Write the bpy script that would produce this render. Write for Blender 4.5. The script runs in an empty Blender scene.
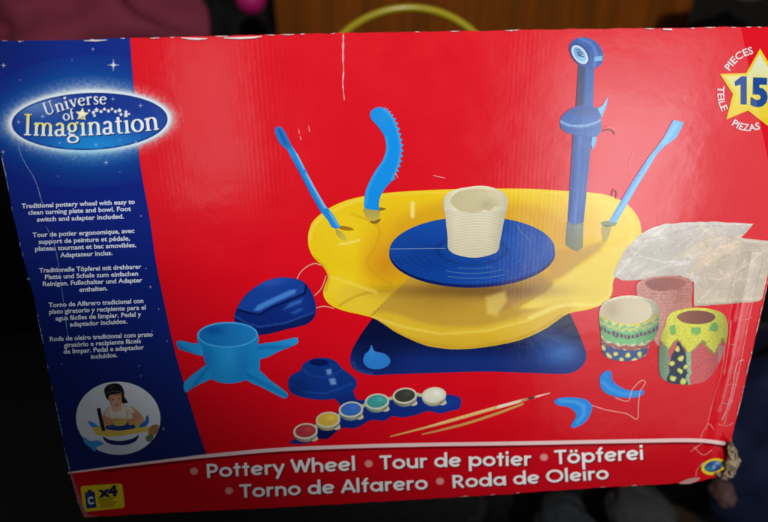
import bpy, math, random
import numpy as np
from mathutils import Vector, Matrix, noise
from mathutils.geometry import delaunay_2d_cdt
random.seed(7)
rng = np.random.default_rng(5)
R_ = math.radians
SC = bpy.context.scene
COL = SC.collection

# ------------------------------------------------------------------ pose of the box face (fitted)
F, CX, CY = 570.0, 384.0, 261.0
BW, BH, BD = 0.52, 0.3477, 0.085
Rm = np.array([[0.9980658442682695, 0.017001550875327245, -0.05979563339325164],
               [-0.03541346059902662, 0.946039326482152, -0.32211097397884053],
               [0.05109263463032299, 0.32360553149943183, 0.9448116228484399]])
Tm = np.array([0.02315875, 0.02655701, 0.40241162])
# box local axes: X right, Y into the box, Z up, origin at the middle of the bottom front edge
def art(px, py, y=0.0):
    """artwork units -> point of the printed face, y metres behind it"""
    px = np.asarray(px, float); py = np.asarray(py, float)
    d = np.stack([(px-CX)/F, (py-CY)/F, np.ones_like(px)], -1)
    n = Rm[:, 2]
    t = (Tm@n + y)/(d@n)
    P = d*t[..., None] - Tm
    return np.stack([P@Rm[:, 0], np.full_like(px, y), BH/2 - P@Rm[:, 1]], -1)

LEAN = R_(10)
BASE = Vector((0, 0, 0.46))
MB = Matrix.Translation(BASE) @ Matrix.Rotation(-LEAN, 4, 'X')

# ------------------------------------------------------------------ small helpers
def lin(c):
    c = np.asarray(c, float)/255.0
    return np.where(c <= 0.04045, c/12.92, ((c+0.055)/1.055)**2.4)

def newobj(name, me, mats, parent=None):
    o = bpy.data.objects.new(name, me)
    COL.objects.link(o)
    for m in (mats if isinstance(mats, (list, tuple)) else [mats]):
        me.materials.append(m)
    if parent: o.parent = parent
    return o

def tag(o, label=None, cat=None, group=None, kind=None):
    if label: o['label'] = label
    if cat: o['category'] = cat
    if group: o['group'] = group
    if kind: o['kind'] = kind
    return o

def empty(name, loc, mat=None):
    o = bpy.data.objects.new(name, None)
    COL.objects.link(o)
    if mat is not None: o.matrix_world = mat
    else: o.location = loc
    o.empty_display_size = 0.05
    return o

def sm(pts, closed=True, k=6):
    """smooth curve through the points"""
    P = np.array(pts, float); n = len(P); out = []
    rngi = range(n) if closed else range(n-1)
    for i in rngi:
        if closed: a, b, c, d = P[i-1], P[i], P[(i+1) % n], P[(i+2) % n]
        else: a, b, c, d = P[max(i-1, 0)], P[i], P[i+1], P[min(i+2, n-1)]
        for j in range(k):
            t = j/k
            out.append(0.5*((2*b)+(c-a)*t+(2*a-5*b+4*c-d)*t*t+(3*b-a-3*c+d)*t**3))
    if not closed: out.append(P[-1])
    return [tuple(p) for p in out]

def ell(cx, cy, a, b, rot=0, n=48, a0=0, a1=360):
    r = R_(rot); o = []
    for i in range(n if a1-a0 == 360 else n+1):
        t = R_(a0+(a1-a0)*i/n)
        x, y = a*math.cos(t), b*math.sin(t)
        o.append((cx+x*math.cos(r)-y*math.sin(r), cy+x*math.sin(r)+y*math.cos(r)))
    return o

def rib(pts, w, closed=False):
    """a stroke as a list of small quads and joins; w = width or one per point"""
    P = np.array(pts, float)
    if closed: P = np.vstack([P, P[:1]])
    W = np.full(len(P), w, float) if np.isscalar(w) else np.array(list(w)+([w[0]] if closed else []), float)
    D = np.diff(P, axis=0); L = np.hypot(D[:, 0], D[:, 1])+1e-9
    N = np.stack([-D[:, 1], D[:, 0]], -1)/L[:, None]
    Nv = np.zeros_like(P)
    Nv[:-1] += N; Nv[1:] += N
    if closed: s = N[0]+N[-1]; Nv[0] = s; Nv[-1] = s
    Nv /= (np.hypot(Nv[:, 0], Nv[:, 1])+1e-9)[:, None]
    A = P+Nv*W[:, None]/2; B = P-Nv*W[:, None]/2
    return [[tuple(A[i]), tuple(A[i+1]), tuple(B[i+1]), tuple(B[i])] for i in range(len(P)-1)]

def inside(poly, X, Y):
    P = np.array(poly, float); r = np.zeros(X.shape, bool); j = len(P)-1
    for i in range(len(P)):
        xi, yi = P[i]; xj, yj = P[j]
        if yi != yj:
            r ^= ((yi > Y) != (yj > Y)) & (X < (xj-xi)*(Y-yi)/(yj-yi)+xi)
        j = i
    return r

def pdist(pts, X, Y, closed=False):
    P = np.array(pts, float)
    if closed: P = np.vstack([P, P[:1]])
    D = np.full(X.shape, 1e9)
    for i in range(len(P)-1):
        a, b = P[i], P[i+1]; v = b-a; L = v@v+1e-12
        t = np.clip(((X-a[0])*v[0]+(Y-a[1])*v[1])/L, 0, 1)
        D = np.minimum(D, np.hypot(X-a[0]-t*v[0], Y-a[1]-t*v[1]))
    return D

class Ink:
    """colours of a printed picture: a base colour and soft printed tones on it (sRGB 0-255)"""
    def __init__(s, base, alpha=1.0): s.base = base; s.ops = []; s.alpha = alpha; s.afn = None
    def b(s, cx, cy, rx, ry, col, w=1, rot=0, p=1): s.ops.append(('b', cx, cy, rx, ry, col, w, rot, p)); return s
    def l(s, pts, wd, col, w=1): s.ops.append(('l', pts, wd, col, w)); return s
    def p(s, poly, soft, col, w=1): s.ops.append(('p', poly, soft, col, w)); return s
    def g(s, x0, y0, x1, y1, col, w=1): s.ops.append(('g', x0, y0, x1, y1, col, w)); return s
    def f(s, fn): s.ops.append(('f', fn)); return s
    def a(s, fn): s.afn = fn; return s
    def __call__(s, X, Y):
        C = np.tile(np.array(s.base, float), (len(X), 1))
        for o in s.ops:
            if o[0] == 'f': C = o[1](X, Y, C); continue
            if o[0] == 'b':
                _, cx, cy, rx, ry, col, w, rot, pw = o
                r = R_(rot); dx, dy = X-cx, Y-cy
                u = (dx*math.cos(r)+dy*math.sin(r))/rx; v = (-dx*math.sin(r)+dy*math.cos(r))/ry
                m = w*np.exp(-(u*u+v*v)**pw)
            elif o[0] == 'l':
                _, pts, wd, col, w = o
                m = w*np.clip(1.5-pdist(pts, X, Y)/wd*1.5, 0, 1)
            elif o[0] == 'p':
                _, poly, soft, col, w = o
                d = pdist(poly, X, Y, True); ins = inside(poly, X, Y)
                m = w*np.clip(0.5+np.where(ins, d, -d)/soft/2, 0, 1)
            else:
                _, x0, y0, x1, y1, col, w = o
                L = (x1-x0)**2+(y1-y0)**2
                m = w*np.clip(((X-x0)*(x1-x0)+(Y-y0)*(y1-y0))/L, 0, 1)
            C = C*(1-m[:, None])+np.array(col, float)*m[:, None]
        A = np.full(len(X), s.alpha, float)
        if s.afn: A = A*s.afn(X, Y)
        return np.clip(C, 0, 255), np.clip(A, 0, 1)

def jig(X, Y, a=1.3):
    k = np.array([noise.noise(Vector((x*.16, y*.16, 5))) for x, y in zip(X, Y)]); j = np.array([noise.noise(Vector((x*.16, y*.16, 15))) for x, y in zip(X, Y)])
    return X+k*a, Y+j*a
def grain(X, Y, C, a=.11):
    k = np.array([noise.noise(Vector((x*.3, y*.9, 8)))+.7*noise.noise(Vector((x*.9, y*.5, 3))) for x, y in zip(X, Y)])
    return C*(1+a*k)[:, None]
LAY = 0.00009
def ccw(p):
    a = sum(p[i-1][0]*p[i][1]-p[i][0]*p[i-1][1] for i in range(len(p)))
    return p if a > 0 else p[::-1]
def flat_piece(name, polys, layer, ink, parent, mat=None, grid=None, label=None):
    """one printed shape lying on the front of the box"""
    if not isinstance(ink, Ink): ink = Ink(ink)
    if isinstance(polys[0][0], (int, float, np.floating)): polys = [polys]
    V = []; Fc = []
    polys = [ccw(p) for p in polys]
    for p in polys:
        i0 = len(V); V += [Vector((float(a), float(b))) for a, b in p]; Fc.append(list(range(i0, len(V))))
    if grid:
        A = np.array([v[:] for v in V]); lo, hi = A.min(0), A.max(0)
        gx, gy = np.meshgrid(np.arange(lo[0]+grid*.37, hi[0], grid), np.arange(lo[1]+grid*.41, hi[1], grid))
        gx = gx.copy(); gx[1::2] += grid*.5
        gx = gx.ravel(); gy = gy.ravel()
        m = np.zeros(gx.shape, bool)
        for p in polys: m |= inside(p, gx, gy) & (pdist(p, gx, gy, True) > grid*.3)
        V += [Vector((float(a), float(b))) for a, b in zip(gx[m], gy[m])]
    r = delaunay_2d_cdt(V, [], Fc, 0, 1e-5, True)
    vs, fs = r[0], [f for f, og in zip(r[2], r[5]) if og]
    used = sorted({i for f in fs for i in f}); ix = {k: n for n, k in enumerate(used)}
    X = np.array([vs[k][0] for k in used]); Y = np.array([vs[k][1] for k in used])
    P = art(X, Y, -layer*LAY)
    me = bpy.data.meshes.new(name)
    me.from_pydata(P.tolist(), [], [[ix[i] for i in f][::-1] for f in fs])
    put_ink(me, X, Y, ink)
    o = newobj(name, me, mat or (PRINT if (ink.alpha == 1 and not ink.afn) else PRINT_SOFT), parent)
    if label: o['label'] = label
    return o

def put_ink(me, X, Y, ink):
    C, A = ink(X, Y)
    at = me.attributes.new('Ink', 'FLOAT_COLOR', 'POINT')
    at.data.foreach_set('color', np.concatenate([lin(C), A[:, None]], 1).astype(np.float32).ravel())
    # faces must look out of the box (towards -Y)
    me.update()
    if me.polygons and sum(p.normal.y*p.area for p in me.polygons) > 0: me.flip_normals()

# ------------------------------------------------------------------ materials
def nodes(name):
    m = bpy.data.materials.new(name); m.use_nodes = True
    nt = m.node_tree
    return m, nt, nt.nodes['Principled BSDF'], nt.nodes['Material Output']
def N(nt, t, **kw):
    n = nt.nodes.new(t)
    for k, v in kw.items():
        if k.startswith('i_'): n.inputs[int(k[2:])].default_value = v
        else: setattr(n, k, v)
    return n
def mth(nt, op, a, b=None, c=None):
    n = nt.nodes.new('ShaderNodeMath'); n.operation = op
    for i, v in enumerate((a, b, c)):
        if v is None: continue
        if isinstance(v, (int, float)): n.inputs[i].default_value = v
        else: nt.links.new(v, n.inputs[i])
    return n.outputs[0]

def card_height(nt):
    """the unevenness of the cardboard, in metres, in the box's own coordinates"""
    tc = N(nt, 'ShaderNodeTexCoord'); sp = N(nt, 'ShaderNodeSeparateXYZ')
    nt.links.new(tc.outputs['Object'], sp.inputs[0])
    x, z = sp.outputs[0], sp.outputs[2]
    def nz(scale, detail=2, sx=1, sz=1):
        mp = N(nt, 'ShaderNodeMapping'); mp.inputs['Scale'].default_value = (sx, 0, sz)
        nt.links.new(tc.outputs['Object'], mp.inputs[0])
        n = N(nt, 'ShaderNodeTexNoise'); n.inputs['Scale'].default_value = scale; n.inputs['Detail'].default_value = detail
        nt.links.new(mp.outputs[0], n.inputs['Vector']); return n.outputs[0]
    big = mth(nt, 'MULTIPLY', nz(6, 1), 0.0030)
    mid = mth(nt, 'MULTIPLY', nz(38, 4), 0.00036)
    fin = mth(nt, 'MULTIPLY', nz(420, 2), 0.000010)
    # corrugation: flutes run up the box, their strength wandering
    wob = mth(nt, 'MULTIPLY', nz(9, 1), 2.5)
    ph = mth(nt, 'ADD', mth(nt, 'MULTIPLY', x, 2*math.pi/0.0030), wob)
    amp = mth(nt, 'MULTIPLY', mth(nt, 'MAXIMUM', mth(nt, 'SUBTRACT', nz(9, 3, 1, .6), .44), 0.0), 0.000042)
    fl = mth(nt, 'MULTIPLY', mth(nt, 'SINE', ph), amp)
    h = mth(nt, 'ADD', mth(nt, 'ADD', big, mid), mth(nt, 'ADD', fin, fl))
    # the right end of the panel is bent back past a slanted crease
    (x1, _, z1), (x2, _, z2) = art(741, 28), art(766, 150)
    L = math.hypot(x2-x1, z2-z1); nx, nz_ = (z1-z2)/L, (x2-x1)/L
    if nx < 0: nx, nz_ = -nx, -nz_
    d = mth(nt, 'ADD', mth(nt, 'ADD', mth(nt, 'MULTIPLY', x, nx), mth(nt, 'MULTIPLY', z, nz_)), -(x1*nx+z1*nz_))
    d = mth(nt, 'MAXIMUM', d, 0.0)
    h = mth(nt, 'ADD', h, mth(nt, 'MULTIPLY', d, -0.30))
    # crushed band running down the right end
    (x1, _, z1), (x2, _, z2) = art(752, 250), art(716, 432)
    L = math.hypot(x2-x1, z2-z1); nx, nz_ = (z1-z2)/L, (x2-x1)/L
    if nx < 0: nx, nz_ = -nx, -nz_
    d = mth(nt, 'ADD', mth(nt, 'ADD', mth(nt, 'MULTIPLY', x, nx), mth(nt, 'MULTIPLY', z, nz_)), -(x1*nx+z1*nz_))
    g = mth(nt, 'SUBTRACT', 1.0, mth(nt, 'MULTIPLY', mth(nt, 'ABSOLUTE', d), 130.0))
    g = mth(nt, 'MAXIMUM', g, 0.0)
    low = mth(nt, 'LESS_THAN', z, 0.20)
    crush = mth(nt, 'MULTIPLY', mth(nt, 'MULTIPLY', g, mth(nt, 'ADD', nz(70, 3, 1, .35), 0.2)), -0.0010)
    h = mth(nt, 'ADD', h, mth(nt, 'MULTIPLY', crush, low))
    return h

def print_mat(name, soft=False):
    m, nt, bs, out = nodes(name)
    at = N(nt, 'ShaderNodeAttribute', attribute_name='Ink')
    tc = N(nt, 'ShaderNodeTexCoord')
    n1 = N(nt, 'ShaderNodeTexNoise'); n1.inputs['Scale'].default_value = 900; n1.inputs['Detail'].default_value = 2
    nt.links.new(tc.outputs['Object'], n1.inputs['Vector'])
    n2 = N(nt, 'ShaderNodeTexNoise'); n2.inputs['Scale'].default_value = 35; n2.inputs['Detail'].default_value = 4
    nt.links.new(tc.outputs['Object'], n2.inputs['Vector'])
    v = mth(nt, 'ADD', mth(nt, 'MULTIPLY', n1.outputs[0], 0.16), mth(nt, 'MULTIPLY', n2.outputs[0], 0.12))
    v = mth(nt, 'ADD', v, 0.86)
    hs = N(nt, 'ShaderNodeHueSaturation')
    nt.links.new(at.outputs['Color'], hs.inputs['Color']); nt.links.new(v, hs.inputs['Value'])
    nt.links.new(hs.outputs[0], bs.inputs['Base Color'])
    bs.inputs['IOR'].default_value = 1.5; bs.inputs['Specular IOR Level'].default_value = .85
    rr = mth(nt, 'ADD', mth(nt, 'MULTIPLY', n2.outputs[0], 0.14), 0.10)
    nt.links.new(rr, bs.inputs['Roughness'])
    bp = N(nt, 'ShaderNodeBump'); bp.inputs['Strength'].default_value = 1; bp.inputs['Distance'].default_value = 1
    nt.links.new(card_height(nt), bp.inputs['Height']); nt.links.new(bp.outputs[0], bs.inputs['Normal'])
    if soft:
        tr = N(nt, 'ShaderNodeBsdfTransparent'); mx = N(nt, 'ShaderNodeMixShader')
        nt.links.new(at.outputs['Alpha'], mx.inputs[0]); nt.links.new(tr.outputs[0], mx.inputs[1])
        nt.links.new(bs.outputs[0], mx.inputs[2]); nt.links.new(mx.outputs[0], out.inputs[0])
    return m
PRINT = print_mat('printed_card')
PRINT_SOFT = print_mat('printed_card_soft', True)

def plain(name, col, rough=.6, var=.25, scale=20, bump=0.0, bscale=60, spec=.5):
    m, nt, bs, out = nodes(name)
    tc = N(nt, 'ShaderNodeTexCoord')
    n = N(nt, 'ShaderNodeTexNoise'); n.inputs['Scale'].default_value = scale; n.inputs['Detail'].default_value = 5
    nt.links.new(tc.outputs['Object'], n.inputs['Vector'])
    v = mth(nt, 'ADD', mth(nt, 'MULTIPLY', n.outputs[0], 2*var), 1-var)
    hs = N(nt, 'ShaderNodeHueSaturation'); hs.inputs['Color'].default_value = (*lin(col), 1)
    nt.links.new(v, hs.inputs['Value']); nt.links.new(hs.outputs[0], bs.inputs['Base Color'])
    bs.inputs['Roughness'].default_value = rough
    bs.inputs['Specular IOR Level'].default_value = spec
    if bump:
        b = N(nt, 'ShaderNodeBump'); b.inputs['Distance'].default_value = bump
        n2 = N(nt, 'ShaderNodeTexNoise'); n2.inputs['Scale'].default_value = bscale; n2.inputs['Detail'].default_value = 4
        nt.links.new(tc.outputs['Object'], n2.inputs['Vector'])
        nt.links.new(n2.outputs[0], b.inputs['Height']); nt.links.new(b.outputs[0], bs.inputs['Normal'])
    return m
def wood_mat(name, c1, c2):
    m, nt, bs, out = nodes(name)
    tc = N(nt, 'ShaderNodeTexCoord'); mp = N(nt, 'ShaderNodeMapping'); mp.inputs['Scale'].default_value = (1, 8, 14)
    mp.inputs['Scale'].default_value = (14, 8, 1)
    nt.links.new(tc.outputs['Object'], mp.inputs[0])
    n = N(nt, 'ShaderNodeTexNoise'); n.inputs['Scale'].default_value = 3; n.inputs['Detail'].default_value = 6
    nt.links.new(mp.outputs[0], n.inputs['Vector'])
    cr = N(nt, 'ShaderNodeValToRGB')
    cr.color_ramp.elements[0].position = .35; cr.color_ramp.elements[0].color = (*lin(c1), 1)
    cr.color_ramp.elements[1].position = .65; cr.color_ramp.elements[1].color = (*lin(c2), 1)
    nt.links.new(n.outputs[0], cr.inputs[0]); nt.links.new(cr.outputs[0], bs.inputs['Base Color'])
    bs.inputs['Roughness'].default_value = .75; bs.inputs['Specular IOR Level'].default_value = .1
    return m

# ================================================================== THE BOX
box = empty('toy_box', None, MB)
tag(box, 'worn red and blue cardboard box of a toy pottery wheel, propped upright', 'box')

RED = (225, 12, 32); REDB = (206, 8, 27); BLUE = (8, 33, 132)
def edge(pts, amp, step=5, seed=0):
    """a torn, slightly wavering edge through the points"""
    o = []
    for (a, b), (c, d) in zip(pts, pts[1:]):
        n = max(1, int(math.hypot(c-a, d-b)/step))
        for i in range(n):
            t = i/n; x, y = a+(c-a)*t, b+(d-b)*t
            L = math.hypot(c-a, d-b)
            k = noise.noise(Vector((x*.09, y*.09, seed)))*amp+noise.noise(Vector((x*.4, y*.4, seed+3)))*amp*.5
            o.append((x-(d-b)/L*k, y+(c-a)/L*k))
    return o
TOPE = edge([(-24, 41.5), (60, 40), (180, 36.7), (340, 33), (480, 30.8), (600, 28.6), (700, 27.4), (829, 25.8)], .8, seed=1)
RIGHT = edge([(829, 26), (797, 160), (764, 301), (743.5, 390), (732, 436), (731.5, 446)], .6, seed=2)
CORN = [(731.5, 446), (729, 452), (733, 458), (727, 464), (728, 470), (719, 473.5), (716, 477), (708, 479)]
BOTE = edge([(708, 479), (690, 483.5), (684, 483), (600, 487.5), (470, 496.5), (400, 500.5), (260, 508.5), (180, 512), (84, 517.5)], .7, seed=4)
LEFT = edge([(84, 517.5), (77, 500), (69.3, 471), (57, 412), (49, 375), (34, 298), (21.5, 252), (11.6, 207), (2, 160), (-11, 105), (-24, 41.5)], .7, seed=5)
OUT = TOPE+RIGHT[:-1]+CORN[:-1]+BOTE+LEFT
# cardboard body: the front outline swept back to the depth of the box
def body():
    cor = art(*np.array([(-23, 42.2), (827, 27), (729.5, 446), (709, 478), (85, 516.5)]).T)
    ins = [(x, z) for x, _, z in cor]
    ins[2] = (ins[2][0]+.0, ins[2][1])
    n = len(ins); y0, y1 = 0.0006, BD
    V = []; Fs = []
    def ring(y, s):
        c = np.mean(ins, 0)
        return [(c[0]+(x-c[0])*s, y, c[1]+(z-c[1])*s) for x, z in ins]
    rs = [(y0, .999), (y0+.0015, 1.0)]+[(y0+(y1-y0)*t, 1.0-0.004*math.sin(math.pi*t)) for t in (.25, .5, .75)]+[(y1-.002, 1.0), (y1, .996)]
    for y, s in rs: V += ring(y, s)
    for k in range(len(rs)-1):
        for i in range(n):
            j = (i+1) % n
            Fs.append((k*n+i, k*n+j, (k+1)*n+j, (k+1)*n+i))
    Fs.append(tuple(range(n))[::-1]); Fs.append(tuple(range((len(rs)-1)*n, len(rs)*n)))
    me = bpy.data.meshes.new('cardboard_body'); me.from_pydata(V, [], Fs)
    P = np.array(V)
    C = np.tile(np.array(RED, float), (len(P), 1))
    ink = Ink(RED); put_ink(me, P[:, 0], P[:, 2], ink)
    import bmesh
    bm = bmesh.new(); bm.from_mesh(me); bmesh.ops.recalc_face_normals(bm, faces=bm.faces); bm.to_mesh(me); bm.free()
    return newobj('cardboard_body', me, PRINT, box)
body()

panel_ink = Ink(RED).g(0, 250, 0, 450, (205, 6, 24), .6).b(650, 120, 160, 120, (218, 20, 40), .4)
panel = flat_piece('front_panel', OUT, 0, panel_ink, box, grid=6)

# printed bands
DIV = sm([(130, 37.5), (134, 90), (139.7, 160), (150, 219), (156, 262), (167, 316), (174.5, 350), (182.5, 378), (191.5, 408), (200, 436), (207.5, 457)], False, 4)
STR = sm([(68, 473), (122, 466), (180, 459), (207, 456), (274, 450), (340, 447), (420, 444.8), (520, 443.3), (620, 441.3), (690, 440.3), (718, 442.5), (731.5, 445.5)], False, 6)
leftE = [p for p in LEFT if p[1] < 474]
strip = DIV+[p for p in STR[::-1] if p[0] < 207]+leftE+[p for p in TOPE if p[0] < 128]
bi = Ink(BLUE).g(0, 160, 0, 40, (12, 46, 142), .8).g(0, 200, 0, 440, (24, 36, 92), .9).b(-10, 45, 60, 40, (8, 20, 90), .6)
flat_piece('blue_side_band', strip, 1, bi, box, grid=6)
low = STR+[p for p in CORN]+BOTE+[p for p in LEFT if p[1] > 473]
flat_piece('title_band', low, 1, Ink(REDB).g(0, 445, 0, 452, (192, 5, 22), .5), box, grid=8)
flat_piece('white_stripe', rib(STR, [1.6+2.2*min(1, i/20) for i in range(len(STR))]), 2, (240, 205, 205), box)
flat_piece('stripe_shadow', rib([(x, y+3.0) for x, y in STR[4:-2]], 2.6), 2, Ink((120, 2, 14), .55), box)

# ------------------------------------------------------------------ lettering
def bfont(body, bold=0.0, size=1.0, space=1.0):
    cu = bpy.data.curves.new('t', 'FONT'); cu.body = body; cu.size = 1; cu.offset = bold; cu.space_character = space
    cu.resolution_u = 3
    o = bpy.data.objects.new('t', cu); COL.objects.link(o)
    bpy.context.view_layer.update()
    ev = o.evaluated_get(bpy.context.evaluated_depsgraph_get()); me = ev.to_mesh()
    V = np.array([v.co[:2] for v in me.vertices]); Fs = [tuple(p.vertices) for p in me.polygons]
    ev.to_mesh_clear(); bpy.data.objects.remove(o); bpy.data.curves.remove(cu)
    return V, Fs

def along(base, U, Vv, w):
    """put text coordinates (U along 0..w, Vv up in artwork units) on a baseline"""
    B = np.array(sm(base, False, 10) if len(base) > 2 else base, float)
    D = np.diff(B, axis=0); L = np.hypot(D[:, 0], D[:, 1]); S = np.concatenate([[0], np.cumsum(L)])
    s = np.clip(U/w, -.05, 1.05)*S[-1]
    sc = np.clip(s, 0, S[-1])
    X = np.interp(sc, S, B[:, 0]); Y = np.interp(sc, S, B[:, 1])
    k = np.clip(np.searchsorted(S, sc, 'right')-1, 0, len(D)-1)
    mid = (S[:-1]+S[1:])/2
    T = D/L[:, None]
    tx = np.interp(sc, mid, T[:, 0]) if len(T) > 1 else np.full_like(sc, T[0, 0])
    ty = np.interp(sc, mid, T[:, 1]) if len(T) > 1 else np.full_like(sc, T[0, 1])
    ex = s-sc
    return X+tx*ex+ty*Vv, Y+ty*ex-tx*Vv

def mesh_text(name, items, layer, ink, parent, label=None, soft=False):
    """items: (text, baseline, cap height, bold) joined in one printed mesh"""
    if not isinstance(ink, Ink): ink = Ink(ink)
    AX, AY, AF = [], [], []
    for (txt, base, cap, bold) in items:
        V, Fs = bfont(txt, bold)
        w = V[:, 0].max(); x0 = V[:, 0].min()
        X, Y = along(base, V[:, 0]-x0, V[:, 1]/0.73*cap, w-x0)
        n0 = sum(len(a) for a in AX)
        AX.append(X); AY.append(Y); AF += [tuple(i+n0 for i in f) for f in Fs]
    X = np.concatenate(AX); Y = np.concatenate(AY)
    me = bpy.data.meshes.new(name); me.from_pydata(art(X, Y, -layer*LAY).tolist(), [], AF)
    put_ink(me, X, Y, ink)
    o = newobj(name, me, PRINT_SOFT if ink.alpha < 1 else PRINT, parent)
    if label: o['label'] = label
    return o

paras = [
 [("Traditional pottery wheel with easy to", 21.7, 208.2, 134.9, 203.8), ("clean turning plate and bowl. Foot", 28.2, 214.7, 131, 210.8), ("switch and adapter included.", 37, 221.7, 124, 218.4)],
 [("Tour de potier ergonomique, avec", 32.6, 237.2, 134.5, 232.8), ("support de peinture et pédale,", 38.7, 243.9, 130, 240.3), ("plateau tournant et bac amovibles.", 35.2, 250.9, 136.3, 247.0), ("Adaptateur inclus.", 60.3, 257.4, 112.5, 254.9)],
 [("Traditionelle Töpferei mit drehbarer", 39.3, 272.6, 141.3, 268.7), ("Platte und Schale zum einfachen", 45, 279.2, 138.2, 275.6), ("Reinigen. Fußschalter und Adapter", 42.9, 286.1, 142.4, 282.1), ("enthalten.", 79.4, 291.8, 107.6, 290.3)],
 [("Torno de Alfarero tradicional con", 48.8, 307.2, 143.4, 302.8), ("plato giratorio y recipiente para el", 49.2, 313.9, 145.8, 309.4), ("agua fáciles de limpiar. Pedal y", 55.6, 320.5, 141.3, 316.3), ("adaptador incluidos.", 69.9, 326.6, 127.2, 323.3)],
 [("Roda de oleiro tradicional com prato", 49.9, 341.2, 152.9, 336.3), ("giratório e recipiente fáceis", 64, 347.4, 140.9, 342.9), ("de limpar. Pedal e adaptador", 63.6, 353.8, 144, 349.3), ("incluidos.", 91, 358.8, 117.3, 356.9)],
]
for pa, lang in zip(paras, ('English', 'French', 'German', 'Spanish', 'Portuguese')):
    mesh_text('description_text', [(t, [(a, b), (c, d)], 4.7, .022) for t, a, b, c, d in pa], 3, (226, 234, 250), box,
              'small white %s description on the blue band' % lang)

# monoline capitals and small letters for the title (cap = 1, x-height .72, pen .2)
def arc(cx, cy, rx, ry, a0, a1, n=18): return [(cx+rx*math.cos(R_(a0+(a1-a0)*i/n)), cy+ry*math.sin(R_(a0+(a1-a0)*i/n))) for i in range(n+1)]
PW = .168
GL = {
 'o': (.80, [arc(.38, .36, .285, .275, 0, 360, 28)]),
 'e': (.76, [arc(.37, .36, .275, .275, 12, 318, 26), [(.10, .335), (.64, .40)]]),
 'd': (.84, [arc(.37, .36, .275, .275, 0, 360, 28), [(.68, 0), (.68, 1.06)]]),
 'p': (.84, [arc(.44, .36, .275, .275, 0, 360, 28), [(.13, .72), (.13, -.33)]]),
 'a': (.84, [arc(.37, .36, .275, .275, 0, 360, 28), [(.68, 0), (.68, .72)]]),
 't': (.50, [[(.23, 0), (.23, .94)], [(.03, .64), (.43, .64)]]),
 'r': (.50, [[(.12, 0), (.12, .72)], [(.12, .45), (.18, .57), (.28, .63), (.44, .63)]]),
 'y': (.68, [[(.05, .72), (.33, .10)], [(.62, .72), (.20, -.33)]]),
 'h': (.76, [[(.12, 0), (.12, 1.06)], [(.12, .40)]+arc(.36, .40, .24, .24, 180, 0, 14)[1:]+[(.60, 0)]]),
 'n': (.76, [[(.12, 0), (.12, .72)], [(.12, .40)]+arc(.36, .40, .24, .24, 180, 0, 14)[1:]+[(.60, 0)]]),
 'u': (.76, [[(.12, .72), (.12, .32)]+arc(.36, .32, .24, .24, 180, 360, 14)[1:]+[(.60, .72)], [(.60, 0), (.60, .4)]]),
 'l': (.30, [[(.12, 0), (.12, 1.06)]]),
 'i': (.30, [[(.12, 0), (.12, .72)], [(.12, .85), (.12, 1.04)]]),
 'f': (.50, [[(.22, 0), (.22, .76)]+arc(.42, .76, .20, .22, 180, 95, 6)[1:], [(.03, .64), (.44, .64)]]),
 'P': (.74, [[(.14, 0), (.14, 1.0)], [(.14, .91), (.34, .91)]+arc(.36, .665, .25, .245, 90, -90, 12)+[(.14, .42)]]),
 'T': (.72, [[(.34, 0), (.34, 1.0)], [(.0, .91), (.69, .91)]]),
 'W': (1.16, [[(.06, 1.0), (.33, .06)], [(.33, .06), (.57, .92)], [(.57, .92), (.81, .06)], [(.81, .06), (1.08, 1.0)]]),
 'A': (.86, [[(.05, 0), (.42, .96)], [(.42, .96), (.79, 0)], [(.18, .30), (.66, .30)]]),
 'R': (.80, [[(.14, 0), (.14, 1.0)], [(.14, .91), (.34, .91)]+arc(.36, .69, .23, .22, 90, -90, 12)+[(.14, .47)], [(.34, .47), (.68, 0)]]),
 'O': (1.10, [arc(.53, .5, .43, .41, 0, 360, 36)]),
 ' ': (.34, []),
}
GL['ö'] = (GL['o'][0], GL['o'][1]+[[(.18, .86), (.34, .86)], [(.46, .86), (.62, .86)]])
def glyph_text(name, items, layer, ink, parent, table, pen, label=None, shift=(0, 0)):
    polys = []
    for txt, base, cap in items:
        w = sum(table[c][0] for c in txt)-.08; u = 0
        for c in txt:
            for st in table[c][1]:
                pts = [(p[0], p[1]) for p in st]
                wd = [p[2] for p in st] if len(st[0]) > 2 else pen
                for q in rib(pts, wd):
                    q = np.array(q)
                    X, Y = along(base, q[:, 0]+u, q[:, 1]*cap, w)
                    polys.append([(x+shift[0], y+shift[1]) for x, y in zip(X, Y)])
            u += table[c][0]
    return flat_piece(name, polys, layer, ink, parent, label=label)
L1a, L1b, L1c = [(206.3, 478), (280, 474), (355.5, 470.5)], [(380, 469.6), (450, 467), (531, 465.6)], [(555, 464.4), (643.5, 459.6)]
L2a, L2b = [(240, 498), (330, 493.6), (427.5, 489.4)], [(452, 488.2), (530, 484), (608.5, 479.2)]
tw = (248, 240, 240)
T_ITEMS = [("Pottery Wheel", L1a, 14.0, 'printed title words Pottery Wheel'), ("Tour de potier", L1b, 14.0, 'printed title words Tour de potier'),
           ("Töpferei", L1c, 14.2, 'printed title word Töpferei'), ("Torno de Alfarero", L2a, 13.6, 'printed title words Torno de Alfarero'),
           ("Roda de Oleiro", L2b, 13.0, 'printed title words Roda de Oleiro')]
for t, b, c, lb in T_ITEMS:
    o = glyph_text('title_text', [(t, b, c)], 4, tw, box, GL, PW, lb)
    glyph_text('lettering_shadow', [(t, b, c)], 3, Ink((70, 2, 10), .7), o, GL, PW+.04, shift=(.9, .8))
for x, y in [(194, 471.2), (368.7, 463.7), (544, 457.3), (229, 490.8), (440, 481.3)]:
    flat_piece('title_bullet', ell(x, y, 4.1, 3.7), 4, Ink((226, 120, 120)).b(x, y, 3, 2.6, (236, 160, 158), .8), box, grid=1.2)

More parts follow.
